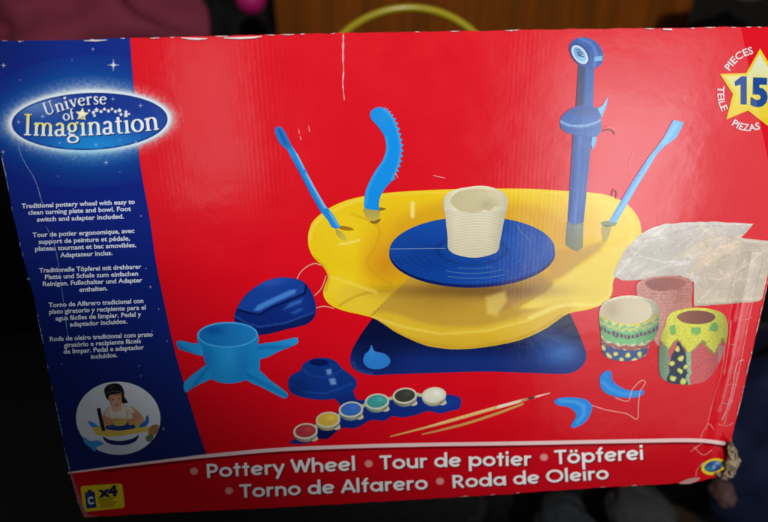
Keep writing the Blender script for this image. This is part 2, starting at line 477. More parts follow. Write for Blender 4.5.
# ------------------------------------------------------------------ logo
EX, EY, EA, EB, ER = 89.7, 121.4, 78, 28.6, -2.0
def erad(X, Y):
    r = R_(ER); dx, dy = X-EX, Y-EY
    u = dx*math.cos(r)+dy*math.sin(r); v = -dx*math.sin(r)+dy*math.cos(r)
    q = np.sqrt((u/EA)**2+(v/EB)**2)+1e-9
    return np.hypot(u, v)*(1-1/q)      # rough distance outside the rim
def glow_a(X, Y):
    d = erad(X, Y); n = np.array([noise.noise(Vector((x*.35, y*.35, 2))) for x, y in zip(X, Y)])
    return np.where(d < 2.2, 1, np.exp(-np.maximum(d-2.2, 0)/(3.4+2.2*n)))*.97
def halo_a(X, Y): return .85*np.exp(-np.maximum(erad(X, Y), 0)/13.0)
halo_poly = [p for p in ell(EX+1, EY, EA+40, EB+38, ER, 72)]
BLUECLIP = [(x, y) for x, y in DIV]
def clip_poly_left(poly):
    # keep only what lies on the blue band (left of the divider, on the panel)
    D = np.array(DIV); Lf = np.array(LEFT); out = []
    for x, y in poly:
        y = max(y, 42.5)
        xm = np.interp(y, D[:, 1], D[:, 0])-.4
        o = np.argsort(Lf[:, 1]); xl = np.interp(y, Lf[o, 1], Lf[o, 0])+.6
        out.append((min(max(x, xl), xm), y))
    res = []
    for p in out:
        if not res or math.hypot(p[0]-res[-1][0], p[1]-res[-1][1]) > .25: res.append(p)
    return res
logo = flat_piece('logo_oval', ell(EX, EY, EA, EB, ER, 80), 4,
    Ink((22, 62, 158)).b(95, 146, 60, 20, (28, 146, 226), .95).b(40, 104, 34, 12, (190, 225, 245), .55).b(100, 105, 55, 12, (20, 48, 140), .8)
      .l(ell(EX, EY, EA-.5, EB-.5, ER, 80), 1.2, (16, 40, 120), .8)
      .f(lambda X, Y, C: C), box, grid=1.6, label='blue oval logo with white and yellow serif lettering')
gl = [p for p in ell(EX, EY, EA+17, EB+17, ER, 80)]
flat_piece('logo_halo', clip_poly_left(halo_poly), 2, Ink((26, 138, 234)).a(halo_a), logo, grid=2.5)
flat_piece('logo_glow', [( max(x, -9), y) for x, y in gl], 3, Ink((232, 246, 255)).b(90, 160, 60, 14, (120, 205, 250), .8).a(glow_a), logo, grid=1.6)

T, t_ = .145, .05
def S(x, y0, y1, w=T): return [(x, y0, w), (x, y1, w)]
def H(x0, x1, y, w=t_): return [(x0, y, w), (x1, y, w)]
def varc(cx, cy, rx, ry, a0, a1, thin, thick, n=20, ang=0):
    o = []
    for i in range(n+1):
        a = R_(a0+(a1-a0)*i/n); k = abs(math.cos(a-R_(ang)))**1.3
        o.append((cx+rx*math.cos(a), cy+ry*math.sin(a), thin+(thick-thin)*k))
    return o
XH = .62
SF = {
 'I': (.48, [S(.22, 0, 1), H(.04, .40, .03), H(.04, .40, .97)]),
 'm': (1.06, [S(.17, 0, XH-.02), S(.52, 0, .45), S(.87, 0, .45), varc(.36, .42, .165, .17, 170, 0, t_, T, 12), varc(.71, .42, .165, .17, 170, 0, t_, T, 12), H(.04, .30, .03), H(.40, .64, .03), H(.75, 1.0, .03), [(.03, .54, t_), (.17, .60, t_)]]),
 'n': (.74, [S(.17, 0, XH-.02), S(.55, 0, .43), varc(.37, .42, .18, .17, 170, 0, t_, T, 12), H(.04, .30, .03), H(.43, .68, .03), [(.03, .54, t_), (.17, .60, t_)]]),
 'a': (.62, [S(.42, .06, .45), varc(.27, .45, .155, .14, 0, 165, .08, T, 12), varc(.24, .16, .16, .135, 60, 320, .06, .14, 16), [(.30, .30, .06), (.42, .36, .07)], [(.42, .08, .1), (.52, .03, .06), (.60, .06, .04)]]),
 'g': (.64, [varc(.28, .40, .18, .19, 0, 360, .06, T, 24), [(.40, .54, .06), (.50, .62, .07), (.60, .60, .10)], [(.17, .23, .06), (.11, .12, .08), (.20, .04, .13), (.40, .02, .13)], varc(.30, -.15, .24, .15, 75, 425, .06, .11, 24)]),
 'i': (.38, [S(.18, 0, XH-.02), H(.04, .32, .03), [(.03, .54, t_), (.18, .60, t_)], [(.18, .76, .16), (.18, .92, .16)]]),
 't': (.44, [S(.20, .12, .78), H(.04, .38, .58, .07), varc(.31, .13, .11, .10, 180, 310, .05, .13, 10)]),
 'o': (.68, [varc(.33, .31, .245, .275, 0, 360, .055, T+.01, 28)]),
 'U': (.90, [S(.20, .3, .97), varc(.44, .30, .24, .25, 180, 360, .06, .12, 16), S(.68, .3, .97, .07), H(.05, .36, .97), H(.55, .82, .97)]),
 'v': (.64, [[(.12, .60, T), (.33, .03, .12)], [(.52, .60, .06), (.33, .03, .08)], H(.02, .25, .59), H(.42, .62, .59)]),
 'e': (.60, [varc(.30, .31, .22, .27, 15, 320, .06, .15, 24, 0), H(.10, .50, .36, .055)]),
 'r': (.50, [S(.17, 0, XH-.02), H(.04, .32, .03), [(.03, .54, t_), (.17, .60, t_)], [(.18, .42, .05), (.27, .56, .08), (.37, .58, .11), (.44, .52, .13)]]),
 's': (.50, [[(.40, .47, .05), (.34, .58, .07), (.20, .585, .09), (.12, .48, .12), (.20, .36, .14), (.34, .27, .14), (.40, .15, .12), (.30, .035, .08), (.16, .04, .07), (.08, .16, .05)]]),
 'f': (.42, [S(.17, 0, .80), H(.04, .34, .58, .07), H(.05, .32, .03), varc(.29, .80, .12, .14, 180, 60, .07, .13, 10)]),
 ' ': (.3, []),
}
def logo_word(word, base, cap, ink, lb):
    o = glyph_text('logo_word', [(word, base, cap)], 6, ink, logo, SF, .1)
    o['label'] = lb
    glyph_text('logo_word_shadow', [(word, base, cap)], 5, Ink((8, 22, 80), .85), logo, SF, .1, shift=(1.0, .9))
logo_word("Universe", [(45.5, 116.5), (62, 110.8), (74, 107.4), (90, 104.8), (106, 104.6)], 13.5, Ink((232, 242, 252)), 'white serif word Universe, arched')
logo_word("of", [(63.3, 121.2), (74.5, 119.2)], 11.5, Ink((226, 238, 250)), 'small white serif word of')
logo_word("Imagination", [(23, 135.2), (60, 136.2), (92, 135.2), (128, 133.2), (158.5, 129.6)], 21.5,
          Ink((240, 246, 250)).f(lambda X, Y, C: C*(1-np.clip((96-X)/30, 0, .75)[:, None]*np.clip((132-Y)/12, 0, 1)[:, None])+np.array((238, 226, 60.))*(np.clip((96-X)/30, 0, .75)*np.clip((132-Y)/12, 0, 1))[:, None]),
          'large serif word Imagination shading from yellow to white')
def star(cx, cy, r, rot=-90, inner=.42, n=5):
    return [(cx+(r if i % 2 == 0 else r*inner)*math.cos(R_(rot+i*180/n)), cy+(r if i % 2 == 0 else r*inner)*math.sin(R_(rot+i*180/n))) for i in range(2*n)]
flat_piece('logo_star', star(82, 114.4, 7.0, -84, .45), 6, Ink((248, 240, 170)).b(82, 114, 3, 3, (255, 255, 235), 1), logo, grid=1.4, label='pale yellow star in the logo')
for (x, y, r) in [(89, 110.5, 1.5), (93.5, 112.5, 2.2), (96.5, 110, 2.6), (101, 111.5, 2.0), (104.5, 109.2, 1.9), (108.5, 111, 2.1), (112, 109, 1.7), (115.5, 111.5, 2.0), (119.5, 110.4, 2.4), (121, 114.5, 1.9), (126, 112, 2.0), (129, 114, 1.3), (94.5, 115.5, 1.8), (125, 116, 1.3)]:
    flat_piece('trail_star', star(x, y, r+.1, random.uniform(-100, -80), .5), 6, (238, 246, 252), logo)
def spark(x, y, r, a=.9, parent=None):
    p = [star(x, y, r, -90, .12, 4)]
    if r > 4: p.append(ell(x, y, r*.28, r*.28, 0, 16))
    flat_piece('printed_sparkle', p, 5, Ink((225, 240, 255), a), parent or box)
for x, y, r in [(113.4, 65, 6.5), (93, 49, 2.2), (3.5, 65.5, 3), (3, 152, 2.6), (106, 162.5, 3), (141, 216, 1.8), (150.5, 287, 2.0), (146, 268.5, 1.6), (28.5, 279, 2.2), (163.6, 429, 2), (158.5, 309, 1.6), (167, 341, 1.5), (139, 366, 1.4), (62, 364, 1.3), (120, 172, 1.2), (20, 80, 1.4), (72, 60, 1.2), (58, 176, 1.3), (152, 331, 1.4), (141, 376, 1.2)]: spark(x, y, r, .55 if r < 2 else .85)
for x, y, r in [(18.5, 122, 3), (42.5, 116.5, 3), (113, 99, 2.6), (140.5, 105.5, 2.8), (136, 142, 2), (150, 118, 1.8), (96, 144.5, 2.2), (60, 143, 1.8), (120, 140, 1.4)]: spark(x, y, r, .7, logo)

# ------------------------------------------------------------------ printed pottery wheel
wb_out = [(372, 319), (361, 334.3), (352.5, 349), (350.3, 358), (351, 365), (356.7, 371), (370.6, 375), (395, 374.3), (440, 372.8), (486, 371.7), (532, 373), (562.7, 374), (575, 371.5), (583, 365), (586.6, 356), (584, 346), (578, 331), (569, 311), (540, 300), (400, 300)]
base_ink = Ink((20, 45, 120)).g(0, 360, 0, 338, (5, 12, 48), .85).b(378, 350, 24, 18, (8, 20, 66), .7).b(561, 352, 22, 14, (70, 128, 206), .85).b(545, 340, 20, 16, (30, 70, 150), .6).l([(352, 362), (358, 371), (372, 374)], 2, (50, 90, 170), .6)
wb = flat_piece('printed_wheel_base', sm(wb_out[:-3], False, 4)+wb_out[-3:], 2, base_ink, box, grid=2.2, label='navy base printed under the yellow bowl')
flat_piece('base_mark', sm([(371.5, 345), (374.5, 351), (384, 353.5), (390, 359), (388.5, 365), (380, 369), (369, 368), (363.5, 362), (364.5, 355), (369, 350.5)], True, 5), 3,
           Ink((44, 128, 212)).b(372, 352, 6, 6, (60, 150, 228), .5), wb, grid=2, label='light blue drop shaped mark')
bowl_out = [(308, 238), (309.5, 229), (314, 220), (327.6, 209), (346, 200.5), (369, 195.2), (396.6, 192), (442.6, 189.5), (490, 188.6), (530, 188.8), (560, 190.5), (586, 192), (609, 195.5), (627.4, 204.5), (638.2, 217.7), (641.5, 232), (639, 247), (630, 260), (619, 272), (613, 282), (612.6, 291), (609, 299), (600, 305.5), (586, 310), (568.8, 313.4), (556, 321.5), (544, 329.5), (519.7, 340.2), (486, 347), (458.4, 349.3), (440, 348), (422.7, 344.5), (398, 333.5), (385, 325), (373.6, 318.2), (361.3, 314.8), (343, 310.6), (329, 304), (323.4, 295), (324.5, 286), (327.8, 277), (323.5, 267.5), (314, 258), (309, 248)]
rimf = sm([(410, 284), (395, 300), (373.6, 318.2), (385, 325), (398, 333.5), (422.7, 344.5), (440, 348), (458.4, 349.3), (486, 347), (519.7, 340.2), (544, 329.5), (568.8, 313.4), (556, 309), (530, 312), (500, 318), (455, 319), (425, 305)], True, 4)
YL = (243, 207, 22)
fan = sm([(371.5, 316), (382, 306), (394, 294), (404, 284), (414, 276), (470, 270), (540, 272), (553, 283), (545, 292), (532, 300), (520, 308), (540, 308), (568, 304), (569, 313.4), (556, 321.5), (519.7, 340.2), (486, 347), (458.4, 349.3), (440, 348), (422.7, 344.5), (398, 333.5), (385, 325)], True, 4)
bink = (Ink(YL)
 .b(340, 290, 26, 14, (248, 218, 60), .7).b(345, 235, 30, 22, (246, 212, 40), .6)
 .p(sm([(404, 206), (470, 200), (560, 204), (600, 216), (606, 232), (590, 252), (560, 276), (540, 296), (404, 284), (392, 284), (372, 268), (362, 250), (372, 226)], True, 4), 9, (232, 178, 22), .6)
 .b(386, 262, 16, 26, (208, 132, 22), .7, 20).b(372, 262, 10, 16, (224, 158, 26), .5, 20)
 .p([(333, 300), (344, 284), (362, 287), (386, 292), (402, 286), (384, 305), (371, 316), (350, 311)], 1.6, (240, 206, 54), .9)
 .p([(545, 290), (572, 270), (613, 246), (640, 236), (630, 262), (613, 282), (611, 298), (586, 309), (568, 312), (538, 310), (522, 308)], 2, (243, 214, 84), .9)
 .p([(547, 262), (556, 250), (582, 248), (606, 240), (600, 250), (580, 264), (562, 277), (551, 281)], 2.2, (196, 150, 52), .8)
 .b(566, 232, 10, 22, (214, 168, 54), .5)
 .p(sm([(392, 238), (398, 222), (420, 208), (450, 202), (500, 202), (540, 208), (566, 222), (574, 244), (566, 262), (540, 280), (404, 284), (388, 262)], True, 4), 5, (214, 150, 28), .45)
 .p(fan, .8, (198, 158, 54), .95)
 .p(sm([(371, 316), (388, 312), (420, 322), (452, 327), (486, 325), (520, 316), (548, 304), (570, 302), (575, 316), (540, 340), (470, 356), (400, 345)], True, 4), 2.6, (232, 194, 48), .85)
 .b(455, 343, 80, 8, (214, 170, 40), .5)
 .p([(497, 314), (512, 306), (534, 292), (552, 283), (540, 276), (500, 285), (486, 300)], 2.2, (180, 132, 62), .7)
 .b(470, 291, 80, 8, (118, 84, 38), .9, 0, 1.3).b(440, 302, 46, 10, (170, 128, 48), .5)
 .p([(486, 297), (505, 291), (507, 300), (497, 316), (487, 314)], 2, (240, 212, 110), .65)
 .l([(373, 317), (400, 326), (440, 334), (486, 331), (529, 320), (560, 307)], 1.8, (250, 226, 100), .6)
 .l([(529, 318), (556, 306), (575, 304.4), (600, 305)], 2.4, (252, 236, 130), .7)
 .l(sm([(339, 306), (350, 299), (361, 294.5), (376, 291.6), (392, 291)], False, 4), 1.3, (196, 150, 28), .8)
 .l([(327.8, 276), (345, 281), (362, 287), (376, 292)], 2.2, (250, 222, 90), .6)
 .l([(313, 257), (323.5, 266), (328.5, 277), (325.5, 290)], 2.4, (206, 160, 24), .6)
 .l([(404, 284), (388, 299), (372, 315)], 1.0, (160, 120, 36), .6)
 .l(sm([(352, 214), (372, 222), (380, 232), (374, 250), (366, 262), (378, 276), (392, 284)], False, 5), 1.6, (206, 156, 26), .5)
 .l(sm([(310, 240), (312, 230), (320, 219), (334, 210), (352, 202.6), (372, 198)], False, 4), 2.2, (252, 226, 96), .6)
 .l(sm([(636, 250), (627, 262), (616, 272), (611, 284), (609, 296), (598, 303)], False, 4), 1.8, (252, 234, 130), .7)
 .l(sm([(378, 321), (400, 334), (424, 343), (458, 347.4), (488, 345), (520, 338), (544, 327), (562, 315)], False, 4), 2.0, (196, 150, 34), .6)
 .l(sm([(600, 200), (622, 210), (632, 224), (630, 242)], False, 4), 2.0, (252, 230, 110), .5)
 .l([(412.7, 203), (412.5, 216)], 2.8, (252, 236, 150), .9).l([(339, 244.5), (350, 242.5), (360, 240)], 1.4, (252, 232, 130), .9)
 .l([(346, 202), (396, 194), (442, 192), (530, 191), (600, 196)], 1.6, (250, 222, 90), .55))
bowl = flat_piece('printed_bowl', sm(bowl_out, True, 3), 3, bink, box, grid=1.7, label='large yellow bowl of the printed pottery wheel')
flat_piece('rib_slot', sm([(363.5, 208.5), (371, 209.5), (379.5, 210.5), (379.5, 216), (377, 220), (372, 221.5), (367, 218), (364, 213)], True, 4), 4, Ink((176, 162, 78)).g(0, 209, 0, 221, (214, 190, 90), .8), bowl, grid=1.6)
flat_piece('slot_shade', [sm([(378, 207.6), (384, 207.8), (385.5, 209.6), (379, 210.6)], True, 3), sm([(370, 221.5), (376, 220), (381, 218.8), (378, 223), (373, 223.6)], True, 3)], 4, (140, 110, 30), bowl)
flat_piece('pen_slot', sm([(338, 226.5), (345, 226), (354, 229), (350, 230.6), (341, 229.5)], True, 4), 4, (168, 120, 22), bowl)
flat_piece('pen_reflection', sm([(336, 229.5), (341, 231.5), (345.5, 236), (347, 240.5), (341, 239), (336.5, 234)], True, 4), 4, Ink((176, 168, 80)).g(336, 230, 346, 240, (226, 204, 70), .8), bowl, grid=1.6)
flat_piece('spatula_slot', sm([(601, 222.5), (609, 220.8), (617, 222.5), (614, 226), (604, 226.5)], True, 4), 4, (120, 128, 92), bowl)
flat_piece('spatula_reflection', sm([(602, 226.5), (611, 226.5), (608, 238), (603.5, 242), (602, 235)], True, 4), 4, Ink((186, 178, 96), .8), bowl)
flat_piece('arm_reflection', [(566.8, 221.5), (575, 223), (583.7, 221.5), (582.8, 247.4), (577, 251.8), (571, 249), (565.2, 245)], 4, Ink((104, 112, 110)).p([(575, 222), (584, 221), (583, 249), (576, 252)], 1, (128, 132, 122), .8).g(0, 222, 0, 250, (136, 132, 92), .7), bowl, grid=1.8)

tt_c = (472.1, 250.4)
rim = ell(472.2, 253.6, 83.0, 34.2, -.4, 72)
tt = flat_piece('printed_turntable', ell(*tt_c, 82.8, 34, -.8, 72), 6,
    Ink((14, 72, 166)).b(420, 262, 40, 18, (10, 54, 140), .7).b(525, 244, 30, 18, (34, 92, 182), .6).b(440, 224, 60, 8, (18, 82, 178), .5)
    .f(lambda X, Y, C: C*(1-.16*np.exp(-((np.sqrt(((X-472)/82)**2+((Y-250)/34)**2)-.42)/.03)**2))[:, None])
    .f(lambda X, Y, C: C*(1+.07*np.sin(np.sqrt(((X-472)/82)**2+((Y-250)/34)**2)*70)*(Y > 256)+.05*np.array([noise.noise(Vector((x*.05, y*.12, 3))) for x, y in zip(X, Y)]))[:, None]), box, grid=1.7, label='blue round turning plate of the printed wheel')
flat_piece('plate_rim', rim, 5, Ink((7, 26, 92)).g(400, 0, 520, 0, (10, 40, 130), .7), tt, grid=2.4)
for r, a0, a1, w in [(.66, 55, 118, .8), (.80, 60, 112, .8), (.52, 62, 110, .7)]:
    flat_piece('plate_groove', rib(ell(472, 251, 82*r, 34*r, 0, 24, a0, a1), w), 7, Ink((90, 140, 205), .6), tt)
flat_piece('plate_glint', [q for s in ([(390, 249), (446, 248.4)],) for q in rib(s, .55)], 7, Ink((150, 190, 225), .6), tt)
flat_piece('plate_glint', rib(sm([(517, 224), (521, 232), (529, 240), (530, 244.5)], False, 4), [.4]+[1.2]*11+[.4]), 7, Ink((110, 155, 210), .4), tt)

pot_out = [(443.3, 203), (444.5, 197), (449.7, 191.8), (458, 188.8), (468.5, 186.9), (478, 185.8), (487, 186.2), (496, 188.6), (503, 192.3), (507.3, 199), (507, 207), (505.3, 215), (502.4, 229.7), (499.8, 243), (498.3, 250), (494, 253.6), (482, 257), (473, 257.8), (464, 256.6), (453.7, 253.6), (448.2, 248.6), (447.6, 243), (447.4, 235), (445.6, 219), (444, 210)]
def ridges(X, Y, C):
    yy = Y+((X-475)/30)**2*-5
    k = (Y > 211)*(.5+.5*np.sin(yy*2.25+.8*np.sin(X*.12)))*.10
    k = k+.14*np.clip((X-488)/18, 0, 1)+.12*np.clip((455-X)/14, 0, 1)
    return C*(1-k)[:, None]
pot = flat_piece('printed_clay_pot', sm(pot_out, True, 4), 8, Ink((236, 230, 200)).g(0, 215, 0, 256, (222, 212, 176), .6).f(ridges), box, grid=1.0, label='cream coiled clay pot on the turning plate')
flat_piece('pot_opening', sm([(450.5, 202), (452, 197), (458, 192), (468, 189.4), (480, 188.6), (492, 190.6), (499, 194.5), (501.4, 199.5), (500, 206), (495, 206.6), (490, 210.4), (484, 210), (476, 213), (466, 212), (457, 209)], True, 4), 9,
           Ink((204, 194, 150)).g(455, 0, 500, 0, (224, 214, 176), .8).b(488, 205, 10, 6, (184, 172, 130), .7), pot, grid=1.4)

# tools standing in the bowl
def tool(name, poly, ink, layer, label, smooth=0, grid=1.4):
    return flat_piece(name, sm(poly, True, smooth) if smooth else poly, layer, ink, box, grid=grid, label=label)
pen = tool('printed_loop_tool', [(286.2, 148), (291.3, 145), (298, 155), (306, 170.5), (314, 186), (325, 205), (332.5, 213.5), (336, 219), (340.5, 227), (336, 229), (331.5, 227), (328, 220.5), (321, 212), (311, 195), (299, 172), (291, 157)], Ink((28, 140, 228)).l([(297, 153), (304.5, 168)], 2.0, (168, 214, 244), .9).l([(307, 174), (325, 207)], 2.0, (150, 206, 242), .9).l([(292, 158), (320, 210)], 1.2, (16, 100, 190), .8).l([(330, 212), (338, 226)], 1.4, (180, 220, 240), .6), 5, 'thin blue modelling tool standing left in the bowl')
flat_piece('tool_tip', sm([(275, 130), (276.3, 127.2), (280, 126.5), (284.3, 131), (288, 138), (291.4, 146), (287.2, 149), (281, 144.5), (276.5, 137)], True, 4), 6, Ink((24, 120, 206)).l([(279, 130), (286, 144)], 2, (16, 84, 170), .9), pen, grid=1.3)
left = sm([(366.5, 209), (364, 205.5), (366, 190), (373.5, 174), (382.5, 160.5), (386.2, 148), (384.2, 136), (378, 126.5), (371.4, 119), (370.2, 113), (373.5, 109), (378.5, 107), (382.5, 107.5)], False, 5)
rt = sm([(384, 108.2), (389, 112.5), (395, 121.5), (399, 134.5), (401.4, 148), (399.8, 161), (396, 172.5), (392.5, 179.5)], False, 5)
teeth = []
d = 0
for i, (x, y) in enumerate(rt):
    x2, y2 = rt[min(i+1, len(rt)-1)] if i+1 < len(rt) else (x, y+1)
    for k in (0,):
        px, py = x+(x2-x)*k, y+(y2-y)*k
        o = 2.5 if len(teeth) % 2 else -.6
        L = math.hypot(x2-x, y2-y)+1e-6
        teeth.append((px+(y2-y)/L*o, py-(x2-x)/L*o))
rs = flat_piece('printed_serrated_rib', left+teeth+sm([(391.5, 181), (383, 191.5), (379.3, 201), (379, 210.5)], False, 4), 5,
    Ink((14, 148, 240)).l([(366, 205), (367.5, 190), (375, 174), (384.5, 160), (388, 148), (386, 136)], 1.6, (60, 176, 246), .7).b(383, 118, 8, 10, (40, 150, 232), .7).l(rt, 2.6, (80, 184, 244), .7), box, grid=1.5, label='curved bright blue rib with a toothed edge')
sp = tool('printed_spatula', [(673.2, 120), (678, 120.6), (683.8, 122.3), (681, 129), (676, 138), (665, 146), (657, 154), (640, 182), (616.5, 222.5), (609, 221.5), (612, 216), (632, 182), (648, 158), (656, 148), (664, 137)], Ink((84, 172, 232)).l([(677, 124), (664, 143)], 3, (120, 196, 240), .8).l([(655, 155), (618, 214)], 1.6, (130, 200, 240), .6).l([(646, 162), (613, 216)], 1.2, (50, 130, 205), .8), 5, 'light blue spatula standing right in the bowl')

# blue measuring arm
arm = flat_piece('printed_tool_arm', [(573, 134), (592, 137), (583.8, 222), (575.4, 225.2), (567.4, 221)], 5,
    Ink((30, 82, 164)).p([(571, 130), (578, 130), (572.5, 224), (560, 224)], 1.2, (20, 66, 150), .9).p([(579, 130), (583, 130), (577, 226), (572, 226)], 1, (70, 122, 200), .5), box, grid=2, label='tall blue arm with round head standing in the bowl')
flat_piece('arm_post', [(578.4, 62), (594.4, 64), (593, 113), (575.6, 113)], 5, Ink((44, 94, 172)).p([(577, 62), (585.6, 62), (583.5, 114), (574, 114)], 1.0, (26, 46, 98), .95), arm, grid=1.8)
flat_piece('arm_hook', [(608.4, 95.6), (602, 106), (594, 110), (597.5, 118), (601.5, 118), (606.5, 106)], 5, Ink((104, 180, 232)).l([(608, 97), (598, 115)], 1.6, (150, 210, 245), .7), arm, grid=1.6)
flat_piece('arm_hook', [(590.5, 136.5), (597, 137), (595.8, 143), (592.6, 150.5), (591.2, 144)], 5, Ink((96, 176, 232)), arm)
flat_piece('arm_collar', sm([(560, 122.4), (561.5, 116.5), (568, 110.5), (576, 106.6), (586, 105.6), (596, 107.6), (600.8, 115), (601.4, 124), (601.3, 131), (596, 136.5), (588, 136.5), (580.8, 135.2), (569, 133.3), (562, 129)], True, 4), 6,
    Ink((34, 82, 164)).g(0, 106, 0, 122, (64, 116, 196), .4).l(sm([(560.5, 121), (568, 125), (580, 126.3), (592, 124), (601, 120)], False, 4), 1.3, (150, 190, 232), .95).l(sm([(561, 126), (570, 130), (584, 131), (600, 127)], False, 4), 1.3, (34, 78, 160), .7).b(584, 112, 12, 3, (38, 72, 136), .7), arm, grid=1.4)
hd = flat_piece('arm_head', sm([(569.3, 49), (570.5, 43.5), (574, 39.6), (580, 37.6), (587, 37.6), (594, 40.4), (600, 46.4), (603.2, 54), (602.6, 62), (598.6, 66.6), (592, 68.4), (585, 67.2), (578, 64), (572.3, 57.5)], True, 4), 6,
    Ink((30, 84, 168)).l(sm([(580, 38.5), (590, 43), (596, 53), (594, 66)], False, 4), 2.2, (86, 140, 208), .6).b(572, 60, 6, 8, (24, 54, 122), .5), arm, grid=1.5)
flat_piece('head_dial', ell(580.2, 54.2, 12.6, 7.6, 52, 32), 7, (22, 54, 124), hd)
flat_piece('dial_ring', ell(579.8, 54.6, 10.9, 6.4, 52, 32), 8, Ink((196, 220, 246)), hd)
flat_piece('dial_face', ell(579.6, 54.3, 8.4, 4.6, 52, 28), 9, Ink((120, 172, 224)).b(582, 58, 3, 3, (160, 205, 240), .8), hd, grid=1.2)
flat_piece('dial_mark', [q for s in ([(575.6, 50), (578.5, 49), (580, 52), (577.5, 53.5)], [(579.5, 51), (582.5, 53.5), (580.5, 55.5)], [(577.5, 54.5), (581, 56.5), (584, 56.8)], [(576.5, 51.5), (580.5, 55)]) for q in rib(s, .95)], 10, (24, 50, 104), hd)
flat_piece('head_notch', [(594.5, 57), (602.6, 55.8), (602.3, 60.4), (594.2, 61.6)], 7, Ink((116, 176, 224)), hd)

# ------------------------------------------------------------------ other printed pictures
bag_out = [(612.6, 276), (618, 262), (626, 249), (634, 240), (641, 233.5), (654, 227), (668, 223.5), (706, 221.5), (730, 222.5), (753.5, 223.8), (748, 231), (741, 238), (756, 239.5), (778, 241.5), (771, 270), (763.8, 299), (758, 301.8), (725, 304.2), (694, 306.8), (694, 282), (680, 276), (660, 277.5), (637, 280.4), (622, 280.5)]
def crinkle(X, Y, C):
    k = np.array([noise.noise(Vector((x*.04+y*.03, y*.08-x*.02, 1)))*.3+(abs(noise.noise(Vector((x*.06+y*.16, y*.05-x*.03, 4))))<.035)*.34-(abs(noise.noise(Vector((x*.05-y*.12, y*.04+x*.05, 9))))<.03)*.26+noise.noise(Vector((x*.5, y*.5, 2)))*.14 for x, y in zip(X, Y)])
    return C*(1+.24*k)[:, None]
bag_ink = (Ink((206, 198, 190)).p([(690, 306), (700, 272), (738, 238), (790, 236), (762, 303)], 2, (206, 190, 170), .9).p([(692, 268), (700, 256), (722, 243), (737, 236), (732, 247), (712, 262), (698, 273)], 2, (226, 200, 178), .8)
   .l([(741, 236), (728, 250), (708, 262), (690, 274)], 4, (224, 206, 180), .9).l([(668, 225), (648, 240), (628, 262), (616, 276)], 2, (228, 224, 212), .8)
   .l([(700, 224), (712, 236), (690, 252), (674, 258)], 3, (226, 214, 194), .7).l([(640, 276), (668, 266), (694, 262)], 2, (226, 220, 208), .7)
   .b(705, 245, 18, 8, (222, 204, 176), .8, -30).b(650, 255, 22, 14, (190, 184, 168), .7, -30).l([(742, 240), (765, 243)], 1.5, (230, 224, 212), .8).l([(698, 302), (726, 300), (757, 298)], 1.6, (224, 208, 182), .7).l([(622, 262), (640, 256), (664, 262), (690, 262)], 1.0, (232, 230, 226), .6).l([(640, 240), (662, 236), (700, 226)], .9, (168, 158, 148), .5).l([(700, 300), (720, 280), (752, 262), (764, 250)], 1.0, (230, 216, 196), .6).l([(694, 306), (758, 301)], 1.2, (160, 146, 128), .5).l([(728, 300), (735, 270), (745, 245)], 1.0, (176, 160, 140), .5).l([(640, 233), (668, 223.6), (752, 224)], 1.0, (232, 228, 222), .7).f(crinkle))
flat_piece('printed_clay_bag', [(min(x, 829-(y-26)*.2378-2) if x > 700 else x, y) for x, y in edge(bag_out+[bag_out[0]], .9, 4, 12)], 4, bag_ink, box, grid=1.2, label='beige block of clay in a clear bag, printed')
flat_piece('printed_plain_pot', sm([(636, 288), (638, 282.5), (644, 279.2), (656, 276.5), (672, 275.6), (684, 277), (691.5, 281), (692.5, 290), (691.5, 300), (691, 312), (676, 326), (664, 344), (655, 342), (640, 305)], True, 4), 5,
    Ink((212, 146, 134)).b(682, 295, 12, 20, (186, 118, 106), .6).f(lambda X, Y, C: grain(X, Y, C*(1-.10*(.5+.5*np.sin(Y*1.9+X*.1)))[:, None], .14)), box, grid=1.6, label='plain terracotta pot printed behind the painted pots')
PP = bpy.data.objects['printed_plain_pot']
flat_piece('pot_opening', sm([(645, 283), (650, 279.8), (662, 277.8), (676, 278), (685.5, 281.5), (684.5, 286), (677, 289.5), (665, 291), (652, 289.5)], True, 4), 6, Ink((150, 84, 76)).g(645, 0, 686, 0, (176, 108, 96), .9), PP, grid=1.5)
def cuppaint(X, Y, C):
    X0, Y0 = X, Y; X, Y = jig(X, Y, 1.7)
    v = Y-((X-629)/30)**2*-8-8          # height along the curved wall (bigger is lower)
    v = Y+((X-629)/30)**2*9
    C = C.copy()
    def band(lo, hi, col, wave=0, f=.8, ph=0):
        w = wave*np.sin(X*f+ph)
        m = (v > lo+w) & (v < hi+w); C[m] = col
    band(322, 326, (228, 216, 90), 1.2, .9); band(326.5, 345, (134, 198, 136), 1.3, .8, 1)
    band(328.5, 331, (206, 214, 130), 1.0, .9)
    m = (v > 334.2) & (v < 338.6); C[m] = (150, 160, 130)
    m &= (np.sin(X*1.55) > -.1); C[m] = (92, 84, 108)
    band(346.5, 350.5, (176, 104, 92), .8, .5)
    band(350.5, 380, (70, 96, 150), 0)
    for k in range(9):
        x = 603+k*6.2; yv = 355.5+(k % 2)*4.5
        q = np.hypot(X-x, v-yv)
        C[q < 2.6] = (222, 214, 110); C[q < 1.2] = (240, 236, 160)
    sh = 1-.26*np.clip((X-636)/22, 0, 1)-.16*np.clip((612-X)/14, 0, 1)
    return grain(X0, Y0, C*sh[:, None])
